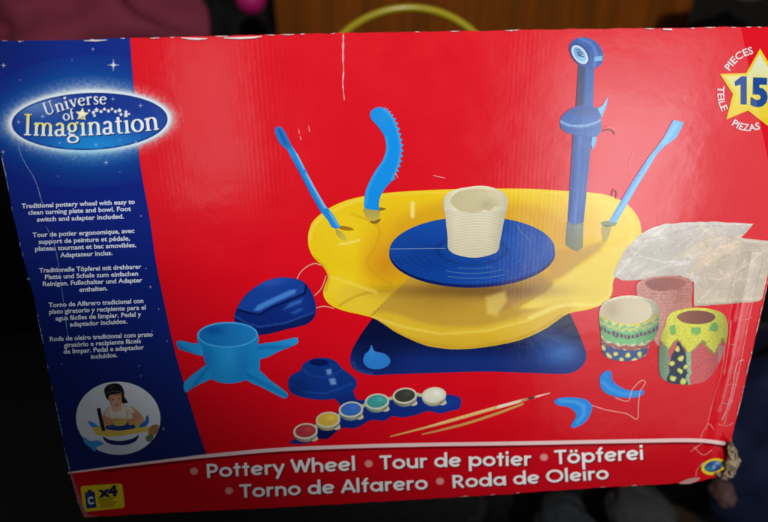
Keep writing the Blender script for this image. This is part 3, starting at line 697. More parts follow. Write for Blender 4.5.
cup = flat_piece('printed_striped_cup', sm([(599.3, 312), (601.5, 305.5), (607, 300), (618, 296.5), (630, 295.2), (642, 296.8), (653, 300.6), (659, 307), (660, 316), (658.5, 327), (655, 337), (650, 344), (646, 355), (638, 359.6), (628, 361), (616, 360.4), (606, 357), (602, 350), (601, 337), (599.5, 322)], True, 4), 7,
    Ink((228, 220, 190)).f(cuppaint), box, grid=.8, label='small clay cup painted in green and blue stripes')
flat_piece('cup_opening', sm([(603, 312), (605, 305), (613, 300.5), (625, 298.4), (638, 299.4), (648, 303), (652, 309), (650, 317), (643, 322), (630, 323.6), (616, 322), (607, 318)], True, 4), 8,
    Ink((206, 190, 158)).g(606, 300, 650, 320, (226, 216, 186), .9).b(612, 310, 8, 8, (184, 166, 132), .7), cup, grid=1.5)
def potpaint(X, Y, C):
    X0, Y0 = X, Y; X, Y = jig(X, Y, 1.9); C = C.copy()
    zz = np.interp(X, [655, 659, 667, 677.5, 689, 702.6, 715, 723, 730], [335, 337, 351, 338.5, 354, 341, 354, 337.5, 352])
    m = Y < zz; C[m] = (224, 222, 84)
    e = np.abs(Y-zz) < 1.1; C[e] = (150, 150, 80)
    for x, y, a, b in [(673, 329.2, 3.6, 5), (696, 331, 5, 4.6), (714.4, 327.4, 4.4, 4.4)]:
        C[((X-x)/a)**2+((Y-y)/b)**2 < 1] = (130, 188, 104)
    tri = inside([(678.6, 341), (671, 358), (667, 382), (669, 386), (688, 386), (689.5, 366), (687, 354)], X, Y)
    C[tri] = (50, 56, 84)
    for x, y in [(677.5, 349), (681, 358.5), (672.5, 364), (680, 371.5), (673, 378.5), (683.5, 381), (685, 366)]:
        q = np.hypot(X-x, Y-y); C[tri & (q < 2.7)] = (206, 214, 96); C[tri & (q < 1.2)] = (232, 232, 150)
    gm = (X < 669) & (Y > 345) & ~tri & ~m; C[gm] = (134, 166, 132)
    gs = (np.abs(X-(688.5+(Y-360)*.02)) < 1.8) & (Y > 352); C[gs] = (150, 190, 150)
    rm = (X > 718+(330-Y)*.03*0) & (Y > 345); C[rm] = C[rm]*.0+np.array((206, 150, 140))
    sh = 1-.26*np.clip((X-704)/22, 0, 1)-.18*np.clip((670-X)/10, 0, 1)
    return grain(X0, Y0, C*sh[:, None])
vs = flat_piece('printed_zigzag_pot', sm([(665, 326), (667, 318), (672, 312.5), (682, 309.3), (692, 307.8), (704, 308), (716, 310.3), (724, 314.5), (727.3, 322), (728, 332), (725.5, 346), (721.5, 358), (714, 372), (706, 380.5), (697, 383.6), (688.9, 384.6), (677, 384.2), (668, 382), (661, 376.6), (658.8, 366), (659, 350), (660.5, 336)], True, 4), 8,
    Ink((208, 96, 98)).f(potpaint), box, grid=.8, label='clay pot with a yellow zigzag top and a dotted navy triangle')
flat_piece('pot_opening', sm([(677, 317.4), (681, 313.2), (691, 310.6), (704, 311), (713.4, 314), (715, 318.4), (709, 322.6), (697, 324.2), (684, 322.6)], True, 4), 9,
    Ink((150, 96, 76)).g(680, 0, 712, 0, (118, 64, 56), .8), vs, grid=1.4)

# light blue stand with four feet
st_ink = Ink((30, 150, 222))
def leg_ink(x0, y0, x1, y1): return Ink((26, 140, 214)).g(x0, y0, x1, y1, (52, 160, 226), .6).l([(x0, y0+3), (x1, y1+3)], 2.2, (14, 104, 180), .6)
stand = flat_piece('printed_stand', sm([(198, 336), (199, 345), (202, 352), (206, 366), (210, 377), (217, 381.6), (226, 383.4), (236, 383), (246, 380), (254, 376), (259.5, 371), (259.6, 358), (258, 346), (257.6, 335), (240, 330), (214, 330)], True, 4), 4,
    Ink((28, 140, 212)).b(205, 360, 8, 26, (18, 112, 190), .7).b(244, 362, 9, 20, (22, 120, 198), .6).b(228, 358, 9, 20, (48, 158, 224), .5), box, grid=2, label='light blue cup stand with four feet, printed')
flat_piece('stand_rim', ell(227.6, 334.8, 30.4, 12.9, -1, 48), 6, Ink((66, 170, 232)), stand)
flat_piece('stand_opening', ell(227.6, 334.9, 28.6, 11.3, -1, 48), 7, Ink((20, 112, 190)).g(200, 330, 256, 338, (34, 138, 212), .8).b(214, 330, 10, 5, (12, 84, 158), .8), stand, grid=1.8)
for poly in ([(176.7, 342), (180, 340.6), (192, 343), (200.7, 344.8), (203, 356), (190, 352.6), (178.6, 348.6)],
             [(257, 345), (275, 342), (296, 337.4), (297.6, 339), (297.2, 344), (280, 351), (259, 360)],
             [(208.3, 364), (196, 372), (183.8, 382.8), (184.6, 391), (187, 392), (198, 385), (212, 378.4), (213, 370)],
             [(246, 371), (250, 368), (256, 367), (270, 380), (287.6, 393.2), (286, 398), (282, 397.6), (262, 387.5), (246, 380)]):
    flat_piece('stand_foot', sm(poly, True, 2), 5, leg_ink(*poly[0], *poly[4]), stand, grid=2)

ped = flat_piece('printed_foot_pedal', sm([(234.3, 320), (235, 313), (239, 304), (246.7, 293.7), (256, 286.5), (265, 281.3), (275, 278.2), (285, 277.3), (298.8, 279.5), (306, 284), (311, 291), (314.8, 300), (316, 310), (314.5, 317), (308, 323.5), (297, 327), (286, 329.4), (272, 333), (259, 335), (248, 330), (238, 325.5)], True, 4), 4,
    Ink((14, 42, 126)).b(300, 305, 14, 14, (22, 60, 150), .7).p([(254, 335), (240, 325), (234, 316), (258, 328), (285, 324), (316, 312), (314, 322), (286, 332)], .8, (10, 30, 98), .9)
    .l([(235, 316), (246, 323), (259, 327), (285, 323), (314, 312.5)], 1.2, (46, 92, 178), .7)
    .p([(236.5, 309), (242, 300), (250, 291), (266, 280.5), (284, 276.8), (298, 279), (305.5, 284.5), (304, 292), (292, 297.5), (272, 306), (259, 313.6), (249, 312)], .7, (24, 68, 164), .95)
    .l([(237, 309.5), (249, 313), (259.5, 314.4), (272, 307.4), (292, 299), (305, 293.4), (306, 284)], 1.3, (5, 14, 62), .95)
    .p([(253.6, 310.4), (258, 305), (274, 297.4), (290, 290), (296.4, 289.4), (295, 293.6), (276, 302), (259, 310.6)], .9, (74, 138, 220), .95)
    .p([(283, 310), (290, 303), (303, 298.4), (301, 303), (293, 306)], .9, (58, 114, 200), .8).p([(290, 313), (300, 308), (304, 309), (295, 314)], .8, (50, 104, 190), .7)
    .b(272, 282, 16, 4, (52, 104, 190), .6, -12), box, grid=1.1, label='dark blue foot pedal printed beside the bowl')
flat_piece('pedal_cable', [q for s in ([(297, 279), (300, 273), (305, 268), (310, 265), (315.5, 263.5), (321, 265.4)], [(314.5, 295.6), (318, 292.5), (321.5, 288), (324.4, 281), (326, 276)], [(316, 308), (322, 306.4), (327, 306.6), (334, 308.4)]) for q in rib(sm(s, False, 4), .95)], 2, (220, 170, 150), ped)

cone = flat_piece('printed_center_cone', sm([(288, 385), (289, 378.5), (293, 374), (300, 370.5), (303.5, 364), (310, 359.8), (320, 357.6), (329, 358.4), (336, 361.5), (342, 368), (348, 372.5), (354.6, 378), (356.8, 384), (354, 390), (347, 394.6), (336, 398.4), (323, 400), (308, 398.6), (296, 395.5), (290, 391.5)], True, 4), 4,
    Ink((16, 54, 138)).l([(290, 384), (305, 392), (325, 393.5), (352, 384)], 1.6, (30, 80, 170), .8).l([(303, 369), (310, 375.5), (322, 377.5), (335, 375), (342, 369)], 1.4, (28, 76, 164), .8)
    .b(297, 388, 12, 8, (10, 36, 104), .7).p([(326, 369.6), (331, 369), (332, 374), (327.4, 374.8)], .7, (120, 170, 226), .9).p([(329, 379), (335, 378), (336.4, 384), (331, 385.2)], .7, (120, 170, 226), .9), box, grid=1.5, label='dark blue cone shaped centring piece')
flat_piece('cone_opening', ell(319, 362.4, 9.6, 3.6, 2, 28), 5, Ink((8, 26, 92)), cone)

# paint strip
strip_out = [(289.5, 443), (298, 437), (312, 428), (326, 420), (340, 410), (338, 402), (333, 395), (352, 390), (358, 400), (385, 398), (410, 396), (432, 394), (459, 396.5), (459.5, 408.5), (450, 411), (440, 413.6), (428, 411), (418, 414.5), (404, 417.5), (392, 416.5), (384, 421), (372, 420), (364, 424), (354, 428.5), (342, 428), (334, 434), (327, 439), (316, 439), (306, 443.6)]
ps = flat_piece('printed_paint_strip', sm(strip_out, True, 3), 3, Ink((18, 46, 130)).b(330, 435, 24, 10, (8, 18, 70), .8).b(445, 403, 18, 8, (26, 70, 164), .7), box, grid=2.2, label='strip of six small round paint pots')
cols = [('red', (305.5, 431.2), (178, 56, 66)), ('yellow', (328, 419.8), (214, 182, 66)), ('blue', (351, 409.6), (56, 108, 196)), ('teal', (377, 401.6), (66, 158, 156)), ('dark', (404.8, 395.8), (60, 64, 52)), ('white', (434, 395.2), (226, 228, 206))]
for k, (nm, (x, y), c) in enumerate(cols):
    if k < 5:
        nx, ny = cols[k+1][1]
        flat_piece('strip_link', rib([(x+9, y-2), (nx-8, ny+1)], 3.2), 4, (196, 194, 160), ps)
    flat_piece('pot_tab', sm([(x+5, y+4), (x+11, y+4.6), (x+12.4, y+8.4), (x+8.5, y+10), (x+6, y+9)], True, 3), 5, (206, 206, 178), ps)
    w = flat_piece('paint_pot', ell(x, y+2.2, 12.0, 8.6, -6, 36), 5, Ink((166, 166, 142)).b(x-6, y+6, 8, 5, tuple(v*.7 for v in c), .6), ps, grid=2, label='%s paint pot in the printed strip' % nm)
    flat_piece('pot_rim', ell(x, y, 12.2, 8.0, -6, 36), 6, (214, 214, 190), ps)
    flat_piece('paint_surface', ell(x, y-.2, 10.3, 6.4, -6, 32), 7, Ink(c).b(x+3, y-2, 4, 2.5, tuple(min(255, v*1.15+14) for v in c), .7), ps, grid=1.6)

def taper(pts, ws, k=6):
    P = sm(pts, False, k); W = np.interp(np.linspace(0, 1, len(P)), np.linspace(0, 1, len(ws)), ws); return rib(P, list(W))
b1 = taper([(390, 436.6), (430, 426.4), (460, 418), (490, 409.4), (521, 400.8), (550, 393)], [.8, 2.2, 3.2, 3.4, 3.2, 2.6, .5])
def brush_ink(X, Y, C):
    C = C.copy(); C[(X > 497) & (X < 521)] = (236, 222, 196); C[(X >= 521) & (X < 528)] = (190, 140, 80); C[(X >= 528) & (X < 535)] = (96, 40, 46); C[X >= 535] = (244, 214, 206)
    return C
flat_piece('printed_brush', b1, 5, Ink((222, 176, 104)).l([(430, 425.8), (495, 407.5)], 1.0, (246, 220, 160), .8).f(brush_ink), box, grid=1.2, label='upper of the two wooden paint brushes')
b2 = taper([(421.8, 434.4), (445, 429), (470, 422.4), (500, 412.4), (524, 403.4)], [1.0, 2.2, 2.6, 2.6, 2.0])
flat_piece('printed_brush', b2, 4, Ink((204, 154, 84)).f(lambda X, Y, C: C*np.where(X > 524, .5, 1)[:, None]), box, grid=1.4, label='lower of the two wooden paint brushes')

MC = (28, 138, 230)
flat_piece('printed_crescent_sponge', sm([(600, 384), (600, 377), (603.5, 372.4), (608.5, 370.6), (611.8, 373), (612, 378.5), (615, 383), (621, 387.4), (629, 390.2), (638, 390.4), (643.8, 390.2), (643, 394.6), (636, 397.4), (626.7, 398), (616, 396.6), (608, 394.2), (602.5, 390)], True, 3), 6,
    Ink(MC).l([(603, 382), (610, 389), (622, 394), (636, 394)], 2.5, (74, 172, 244), .7).l([(610, 374), (613, 383)], 1.4, (20, 110, 200), .7), box, grid=1.5, label='blue crescent shape below the striped cup')
flat_piece('printed_crescent_sponge', sm([(554.2, 402), (556.6, 399), (563, 397.4), (572, 397.2), (582, 398.4), (588, 400.8), (592, 406), (591, 412.6), (587.4, 419.6), (581, 425), (573.5, 428), (571, 425.6), (573.6, 420.6), (576.2, 416.4), (574.4, 411.4), (568, 407), (559, 405.6)], True, 3), 6,
    Ink(MC).l([(560, 401), (574, 401.4), (584, 406), (584, 415), (577, 423)], 2.6, (80, 176, 244), .7), box, grid=1.5, label='blue crescent shape beside the paint brushes')
flat_piece('printed_string', rib(sm([(592, 405.4), (600, 408), (606, 409.8), (618, 412), (627, 413.8), (637, 419.2), (638.2, 410), (638.5, 402), (639.8, 392), (643, 386.5), (645.2, 382.8), (643.4, 380.4), (640.4, 381), (635, 386), (632, 390), (630, 397), (628, 401), (622, 400.2), (615, 397.6)], False, 5), .75), 7, (240, 176, 170), box, label='thin string loop between the crescents')

# star badge
sb = [(760, 48.5), (746.3, 73), (720, 74), (732.8, 94), (726.3, 119.5), (748, 110.5), (768, 126), (785, 137), (783, 98), (803, 80), (775, 73)]
bd = flat_piece('star_badge', sb, 4, Ink((240, 208, 44)), box, grid=3, label='yellow star badge with a blue number fifteen')
ctr = np.array((757, 92.))
sb2 = [tuple(ctr+(np.array(p)-ctr)*.88) for p in sb]
flat_piece('star_face', sb2, 5, Ink((236, 218, 74)).g(0, 100, 0, 64, (226, 234, 206), .95).g(0, 100, 0, 125, (238, 196, 40), .7), bd, grid=3)
flat_piece('badge_number', [(746.8, 76.4), (746.8, 104.6), (740.6, 104.4), (740.6, 84.4), (735.2, 86.2), (734.6, 81.6), (741.6, 76.2)], 6, (30, 74, 150), bd)
mesh_text('badge_number', [("5", [(750.4, 104.8), (767.6, 105.4)], 27.5, .05)], 6, (30, 74, 150), bd)
mesh_text('badge_word', [("PIECES", [(729.8, 71), (735.5, 63.2), (743.5, 57), (753.6, 53.3)], 7.4, .02)], 5, (236, 222, 224), bd, 'white word PIECES on an arc')
mesh_text('badge_word', [("TEILE", [(717.6, 86.2), (717.4, 94), (718.6, 103), (722, 111.6)], 7.0, .02)], 5, (236, 222, 224), bd, 'white word TEILE on an arc')
mesh_text('badge_word', [("PIEZAS", [(731.4, 125), (740, 129.6), (750, 131), (760.4, 129)], 7.2, .02)], 5, (236, 222, 224), bd, 'white word PIEZAS on an arc')

# battery label
lab = [(80.5, 488), (82, 486), (120, 483.4), (122.2, 485), (124.8, 505.6), (123, 507.8), (85.5, 511.8), (83.4, 510)]
bl = flat_piece('battery_label', lab, 4, Ink((226, 196, 30)), box, label='small yellow label showing C x4')
flat_piece('battery_picture', [(84.6, 492.5), (87.5, 492.2), (87.3, 490), (91.4, 489.6), (91.8, 491.8), (94.6, 491.5), (96.4, 507.4), (86.6, 508.8)], 5, Ink((26, 48, 104)).l([(87, 494), (89, 507)], 1.6, (60, 86, 150), .8), bl, grid=2)
mesh_text('battery_letter', [("C", [(88.3, 504.4), (93.8, 503.8)], 7.5, .03)], 6, (232, 238, 246), bl)
mesh_text('battery_count', [("x4", [(98, 497.2), (118, 495.4)], 10.4, .06)], 5, (28, 36, 70), bl)
flat_piece('fine_print', [q for i in range(5) for q in rib([(98.5+i*.35, 499.2+i*2.0), (111+[4, 1, 5, 3, 2][i]+i*.2, 498.0+i*2.0)], .75)], 5, Ink((96, 84, 30), .8), bl)

# round inset photograph of the girl at the wheel
insc = (118.2, 418.2)
ins = flat_piece('inset_picture', ell(*insc, 42.2, 36.6, 3, 64), 4, Ink((216, 222, 230)).b(110, 450, 30, 8, (190, 196, 204), .7), box, grid=3, label='round white picture of a child at a pottery wheel')
SK = (206, 150, 118)
g = flat_piece('printed_child', sm([(104, 411.5), (107, 408), (112, 406.5), (115, 407.4), (120, 405.6), (127, 405.6), (132, 406.6), (138, 411), (143.6, 417.6), (144, 422.4), (141, 425), (133, 426), (126, 427), (114, 428), (108, 430), (104, 426), (102, 419)], True, 3), 5,
    Ink(SK).p([(105, 411), (110, 407), (116, 408), (122, 406.4), (131, 406), (134, 411), (132, 418), (130, 424), (112, 426), (107, 420)], 1, (226, 214, 196), 1).l([(131, 413), (138, 418)], 1, (160, 108, 84), .7).l([(112, 409), (116, 411.4), (120.6, 408.6)], 1.2, (190, 138, 112), .9).b(118, 421, 9, 3, (170, 158, 142), .8).l([(108, 410), (110, 420)], 1.2, (176, 164, 148), .7).l([(128, 410), (127, 420)], 1.2, (176, 164, 148), .7), ins, grid=1.2, label='child in a cream sleeveless top and black cap')
flat_piece('face', sm([(108.6, 398), (110, 392), (121, 391), (123, 398), (121.5, 404), (117.5, 408.6), (114, 408.8), (110.6, 405)], True, 3), 6,
    Ink((214, 160, 130)).b(113, 399.4, 1.2, .7, (60, 34, 26), .9).b(119, 398.8, 1.2, .7, (60, 34, 26), .9).b(116.4, 405, 2, .7, (170, 70, 66), .8).b(116.3, 402, .9, 1.4, (190, 130, 100), .6).b(115, 393.5, 7, 2.4, (120, 76, 60), .8).b(110, 401, 2, 6, (168, 112, 88), .6).b(122, 402, 2, 5, (168, 112, 88), .6), g, grid=.7)
flat_piece('hair', [sm([(105.4, 396), (104.2, 390), (107, 385.6), (112.6, 383.6), (119, 384), (122.8, 388), (124.4, 394), (122.4, 396), (121, 393.6), (114, 394), (109, 395.6), (108.6, 400), (107, 399)], True, 3),
     sm([(121.6, 393), (124, 396), (128, 402.6), (125.4, 403), (122.8, 403.8), (121.6, 398)], True, 3)], 7, Ink((30, 27, 28)).l([(106, 393), (114, 391), (122.6, 392.6)], 1.2, (84, 82, 86), .7).b(111, 387, 3, 1.6, (66, 64, 70), .8).l([(123, 396), (126.5, 402)], 1, (74, 56, 50), .7), g, grid=.8)
flat_piece('inset_bowl', [sm([(93, 428), (100, 427), (108, 429.6), (120, 430.6), (134, 428.6), (146, 426.6), (150, 428), (147, 431.6), (134, 433.6), (120, 436), (104, 436), (96, 434)], True, 3)], 7, Ink((222, 190, 84)), ins)
flat_piece('inset_plate', ell(120.4, 427.2, 15, 5.6, -2, 28), 6, Ink((34, 58, 124)).b(113, 425, 5, 2, (70, 104, 176), .7), ins, grid=1.2)
flat_piece('inset_bowl_back', sm([(99, 428), (103, 422.6), (112, 419.6), (128, 419), (140, 421.6), (144, 427), (132, 432), (108, 433)], True, 3), 5.5, Ink((206, 172, 74)), ins)
flat_piece('inset_base', sm([(103, 436.6), (110, 440), (122, 441), (134, 438), (139, 434.6), (136, 441), (126, 445), (112, 444.6), (105, 441)], True, 3), 6, Ink((28, 40, 96)), ins)
flat_piece('inset_pot', sm([(112.6, 420.6), (116, 419), (123, 418.8), (126.6, 420.4), (125.6, 424.6), (119.6, 426), (113.8, 424.8)], True, 3), 8, Ink((206, 178, 84)).b(119, 420.5, 5, 1.2, (120, 92, 40), .8), ins)
flat_piece('inset_tool', [rib([(98.6, 408.2), (101, 420), (103.8, 431)], 3.6)[i] for i in range(2)], 8, Ink((34, 28, 44)), ins)
flat_piece('inset_hand', [sm([(104.5, 417), (109, 418), (112.6, 421.5), (110, 425.6), (105.4, 424)], True, 3), sm([(128, 421), (132.6, 418.6), (136.4, 420), (133, 424.6), (129, 425)], True, 3)], 9, Ink((200, 142, 108)), ins)
flat_piece('inset_stand', [sm([(88, 421), (94, 423), (100, 428), (98, 431), (91.5, 427)], True, 3), sm([(84, 437), (90, 441), (98, 440.6), (104, 444), (97, 447), (95, 451.6), (89.6, 447), (84.4, 442.6)], True, 3)], 6, Ink((60, 146, 214)), ins)
flat_piece('inset_tool', [sm([(140, 424.6), (145, 421), (146.4, 416), (148.6, 416.4), (148.4, 423), (143.6, 428), (139, 428.6)], True, 3)], 6, Ink((46, 112, 196)), ins)
flat_piece('inset_cup', sm([(149, 428.4), (153.6, 425), (158.6, 425.4), (157.4, 433), (153, 435.4), (148.6, 434)], True, 3), 7, Ink((168, 118, 74)), ins)
flat_piece('inset_cup', sm([(146, 437), (150, 434.6), (153.6, 436), (151.6, 441), (147, 441.6)], True, 3), 7, Ink((104, 118, 80)), ins)

# ------------------------------------------------------------------ wear
def wear(name, pts, w, alpha=.8, layer=11, col=(236, 228, 228), label=None):
    P = sm(pts, False, 5)
    W = [w*(.45+.8*abs(noise.noise(Vector((x*.31, y*.31, 9))))*1.6) for x, y in P]
    return flat_piece(name, rib(P, W), layer, Ink(col, alpha), box, label=label)
wear('crease', [(343, 34), (343.6, 44), (342.6, 56), (343.6, 70), (342.8, 84), (344.4, 100)], 1.0, .75, label='short vertical white crease below the top edge')
wear('crease', [(343.4, 34), (343, 44), (343.4, 60)], 2.0, .35)
wear('crease', [(18, 140), (20, 152), (25, 163), (33, 176), (38, 188), (41, 199), (44, 206)], .9, .6, col=(150, 186, 236), label='long thin crack down the blue band')
wear('crease', [(46, 226), (51, 236), (55, 247), (58, 262), (61, 282), (63.5, 302), (66, 322), (68, 340)], .8, .5, col=(150, 180, 230))
wear('crease', [(75, 150), (76.5, 155), (73, 160)], .6, .6, col=(190, 215, 240))
for p in ([(433, 175.4), (438, 176.6), (445, 178)], [(298.6, 129), (299.6, 134)], [(308.6, 126), (309.6, 131.6)], [(300, 136), (301, 140)], [(395, 173), (398, 178)]):
    wear('scuff', p, .9, .8, col=(250, 190, 190))
wear('crease', [(766, 250), (760, 276), (752, 305), (745, 340), (737, 380), (729, 410)], .6, .5, label='white crease along the crushed right end')
wear('crease', [(742, 250), (735, 290), (727, 330), (722, 370), (712, 405), (706, 430)], .6, .35)
wear('crease', [(744, 360), (738, 362), (735, 372), (732, 390), (727, 408), (722, 420)], .8, .6)
for q in ([(748, 262), (741, 290), (735, 322)], [(744, 300), (738, 330), (733, 356)], [(734, 352), (727, 384), (719, 412)], [(738, 372), (731, 398), (724, 424)]):
    wear('crease', q, 3.4, .11)
for q in ([(727, 385), (733, 384), (738, 386)], [(722, 402), (728, 404), (733, 401)], [(730, 344), (738, 346)], [(718, 424), (726, 426), (733, 423)], [(737, 318), (744, 320), (752, 317)], [(745, 282), (752, 284)]):
    wear('crease', q, .7, .32)
wear('crease', [(731, 320), (728, 350), (724, 375)], 1.2, .2)
for p in ([(714, 430), (708, 424), (700, 438)], [(694, 447), (703, 455), (712, 450)], [(690, 452), (698, 446), (706, 440)], [(704, 462), (697, 470), (696, 477)]):
    wear('scuff', p, .8, .55, col=(250, 190, 190))
wear('tear', [(603, 131), (608, 129.6), (613, 131), (615, 134)], 1.6, .85, col=(130, 6, 20), label='small tear beside the blue arm')
wear('tear', [(604, 129), (609, 127), (614.4, 129.6)], 1.0, .8, col=(246, 150, 150))
wear('tear', [(612, 196), (614, 190), (617, 193), (616, 199)], 1.6, .8, col=(140, 8, 22), label='small tear above the right rim of the bowl')
wear('crease', [(634, 150), (629, 168), (632, 176), (625, 190)], .6, .4, col=(250, 150, 160))
# chipped white edges
def chips(E, n, lo, hi, inset, seed, wmax=1.5, col=(238, 236, 236)):
    r = random.Random(seed); polys = []
    for _ in range(n):
        i = r.randrange(0, len(E)-2); ln = r.choice([1, 1, 1, 2, 3])
        seg = [E[min(i+k, len(E)-1)] for k in range(ln+1)]
        if not (lo <= seg[0][0] <= hi or lo <= seg[0][1] <= hi): continue
        P = []
        a, b = np.array(seg[0]), np.array(seg[-1]); v = (b-a)/(np.hypot(*(b-a))+1e-9); nn = np.array((-v[1], v[0]))*inset
        m = 7
        top = [a+(b-a)*k/m*r.uniform(.95, 1.0) for k in range(m+1)]
        bot = [a+(b-a)*k/m+nn*wmax*r.uniform(.1, 1)*math.sin(math.pi*(k+.3)/(m+.6)) for k in range(m, -1, -1)]
        polys.append([tuple(p) for p in top]+[tuple(p) for p in bot])
    return polys
for q_ in ([q for q in chips(TOPE, 34, -30, 830, 1, 3, 1.3) if q[0][0] < 300 or q[0][0] > 690 or q[0][0] % 7 < 2]):
    flat_piece('worn_edge', q_, 11, Ink((232, 226, 228), .9), box, label='white chip in the top edge of the box')
for rr in (rib([(181, 37.6), (190, 38.6), (198, 38.9), (207, 38.6)], [.6, 1.6, 1.8, .6]), rib([(224, 38.0), (240, 38.0), (254, 37.4), (262, 36.2)], [.6, 2.0, 1.8, .5]), rib([(84, 40.6), (96, 40.6), (107, 40)], [.5, 1.5, .5]), rib([(663, 29.2), (672, 29.4)], [1.2, 1.4])):
    flat_piece('worn_edge', rr, 12, Ink((240, 236, 238), .95), box)
for q_ in (chips(LEFT, 30, 150, 520, 1, 8, 1.5)):
    flat_piece('worn_edge', q_, 11, Ink((150, 168, 210), .8), box, label='white chip in the left edge of the box')
for q_ in (chips(RIGHT, 46, 25, 446, 1, 9, 1.4)):
    flat_piece('worn_edge', q_, 11, Ink((240, 170, 170), .8), box, label='pale scuff on the right edge of the box')
for q_ in ([q for q in chips(BOTE, 14, -30, 900, 1, 10, .9) if q[0][0] > 420]):
    flat_piece('worn_edge', q_, 11, Ink((226, 200, 196), .8), box, label='pale scuff on the bottom edge of the box')
flat_piece('worn_edge', [(84.5, 517), (80, 508), (73, 484), (69.5, 472), (71, 472), (76, 485), (83, 505), (88, 514.5), (100, 516.2)], 12, Ink((176, 120, 120), .6), box)
flat_piece('worn_edge', sm([(679, 483.5), (684, 480.4), (692, 478), (700, 477.8), (697, 481), (689, 483.8)], True, 3), 12, Ink((196, 150, 146), .8), box)

# peeling sticker and the torn corner
stk = flat_piece('round_sticker', ell(713.6, 466.6, 12.6, 8.0, -14, 40), 13, Ink((226, 196, 40)), box, label='small oval yellow and blue sticker on the torn corner')
flat_piece('sticker_centre', ell(713.4, 466.4, 9.2, 5.4, -14, 36), 14, Ink((34, 74, 140)).b(708, 469, 3.5, 2.6, (60, 140, 110), .9).b(718, 463, 3.2, 2, (150, 186, 200), .9).b(714, 467, 1.6, 2.6, (180, 205, 215), .8, 30), stk, grid=1)
paper = plain('torn_paper', (146, 130, 108), .6, .55, 110, .0004, 300, .2)
def crumple():
    r = random.Random(4); me = bpy.data.meshes.new('torn_corner'); V = []; Fs = []; n0 = 0
    for (poly, y0, amp, grid) in (
        ([(727, 456), (728, 450), (730, 440), (734, 447), (739, 456), (741, 461), (737, 467), (735, 475), (729, 479.5), (723, 475), (726, 469), (725, 462)], -.0018, .0060, 2.4),
        ([(727, 448), (730.5, 438.5), (735, 449), (738.5, 458), (730, 461)], -.004, .004, 2.4),
        ([(716, 474), (724, 472), (735, 470), (733, 477), (727, 480.5), (721, 478)], -.003, .005, 2.4)):
        vv = [Vector(p) for p in edge(poly+[poly[0]], 1.6, 2.2, 3)]
        k = len(vv); X, Y = np.array([v[:] for v in vv]).T
        gx = [Vector((r.uniform(X.min(), X.max()), r.uniform(Y.min(), Y.max()))) for _ in range(34)]
        gx = [g for g in gx if inside([v[:] for v in vv], np.array([g.x]), np.array([g.y]))[0]]
        q = delaunay_2d_cdt(vv+gx, [], [list(range(k))], 0, 1e-5, True)
        for v in q[0]:
            P = art(v[0], v[1], y0+r.uniform(-amp, amp*.25)); V.append(tuple(P))
        Fs += [tuple(i+n0 for i in f) for f, og in zip(q[2], q[5]) if og]; n0 = len(V)
    me.from_pydata(V, [], Fs)
    o = newobj('torn_corner', me, paper, box); o['label'] = 'crumpled torn paper at the lower right corner'
    s = o.modifiers.new('s', 'SOLIDIFY'); s.thickness = .0004
crumple()

# ================================================================== CAMERA
M_cv = np.eye(4)                       # box local -> camera (x right, y down, z forward)
M_cv[:3, 0] = Rm[:, 0]; M_cv[:3, 1] = Rm[:, 2]; M_cv[:3, 2] = -Rm[:, 1]
M_cv[:3, 3] = Tm + Rm[:, 1]*BH/2
flip = Matrix(((1, 0, 0, 0), (0, -1, 0, 0), (0, 0, -1, 0), (0, 0, 0, 1)))
M_cam = MB @ (flip @ Matrix(M_cv.tolist())).inverted()
cd = bpy.data.cameras.new('Camera'); cam = bpy.data.objects.new('Camera', cd); COL.objects.link(cam)
cam.matrix_world = M_cam
cd.sensor_width = 36; cd.lens = F/768*36; cd.clip_start = .02; cd.clip_end = 100
cd.dof.use_dof = True; cd.dof.focus_distance = .385
cd.dof.aperture_fstop = (cd.lens/1000)/0.0070
SC.camera = cam
CAMP = M_cam.translation
def at(px, py, dist):
    d = M_cam.to_3x3() @ Vector(((px-CX)/F, -(py-CY)/F, -1))
    return CAMP + d*dist          # dist along the optical axis

# ================================================================== SURROUNDINGS
def addbox(bm, x0, x1, y0, y1, z0, z1):
    vs = [bm.verts.new(p) for p in ((x0, y0, z0), (x1, y0, z0), (x1, y1, z0), (x0, y1, z0), (x0, y0, z1), (x1, y0, z1), (x1, y1, z1), (x0, y1, z1))]
    for f in ((3, 2, 1, 0), (4, 5, 6, 7), (0, 1, 5, 4), (1, 2, 6, 5), (2, 3, 7, 6), (3, 0, 4, 7)): bm.faces.new([vs[i] for i in f])
import bmesh
def boxobj(name, dims, mat, parent=None, bev=.006):
    bm = bmesh.new()
    for d in dims: addbox(bm, *d)
    if bev: bmesh.ops.bevel(bm, geom=bm.edges[:], offset=bev, segments=2, affect='EDGES')
    me = bpy.data.meshes.new(name); bm.to_mesh(me); bm.free()
    return newobj(name, me, mat, parent)

fm = plain('floor_carpet', (40, 36, 34), .9, .4, 12, .002, 200)
bm = bmesh.new(); bmesh.ops.create_grid(bm, x_segments=2, y_segments=2, size=6)
me = bpy.data.meshes.new('floor'); bm.to_mesh(me); bm.free()
tag(newobj('floor', me, fm), kind='structure')
wm = plain('wall_paint', (60, 54, 50), .9, .15, 4)
wl = boxobj('wall', [(-6, 6, 3.4, 3.5, 0, 2.6)], wm, None, 0)
tag(wl, kind='structure')

blackm = plain('black_cloth', (16, 16, 18), .85, .5, 18, .003, 120, .2)
stool = empty('stool', (0, .05, 0))
tag(stool, 'black stool under the left half of the toy box', 'stool')
sy = BASE.z-.004
boxobj('seat', [(-.27, .06, -.035, .16, sy-.07, sy-.001)], blackm, stool, .012)
for sx in (-.24, .03):
    for s2 in (-.01, .13): boxobj('leg', [(sx-.014, sx+.014, s2-.014, s2+.014, 0, sy-.07)], blackm, stool, .003)

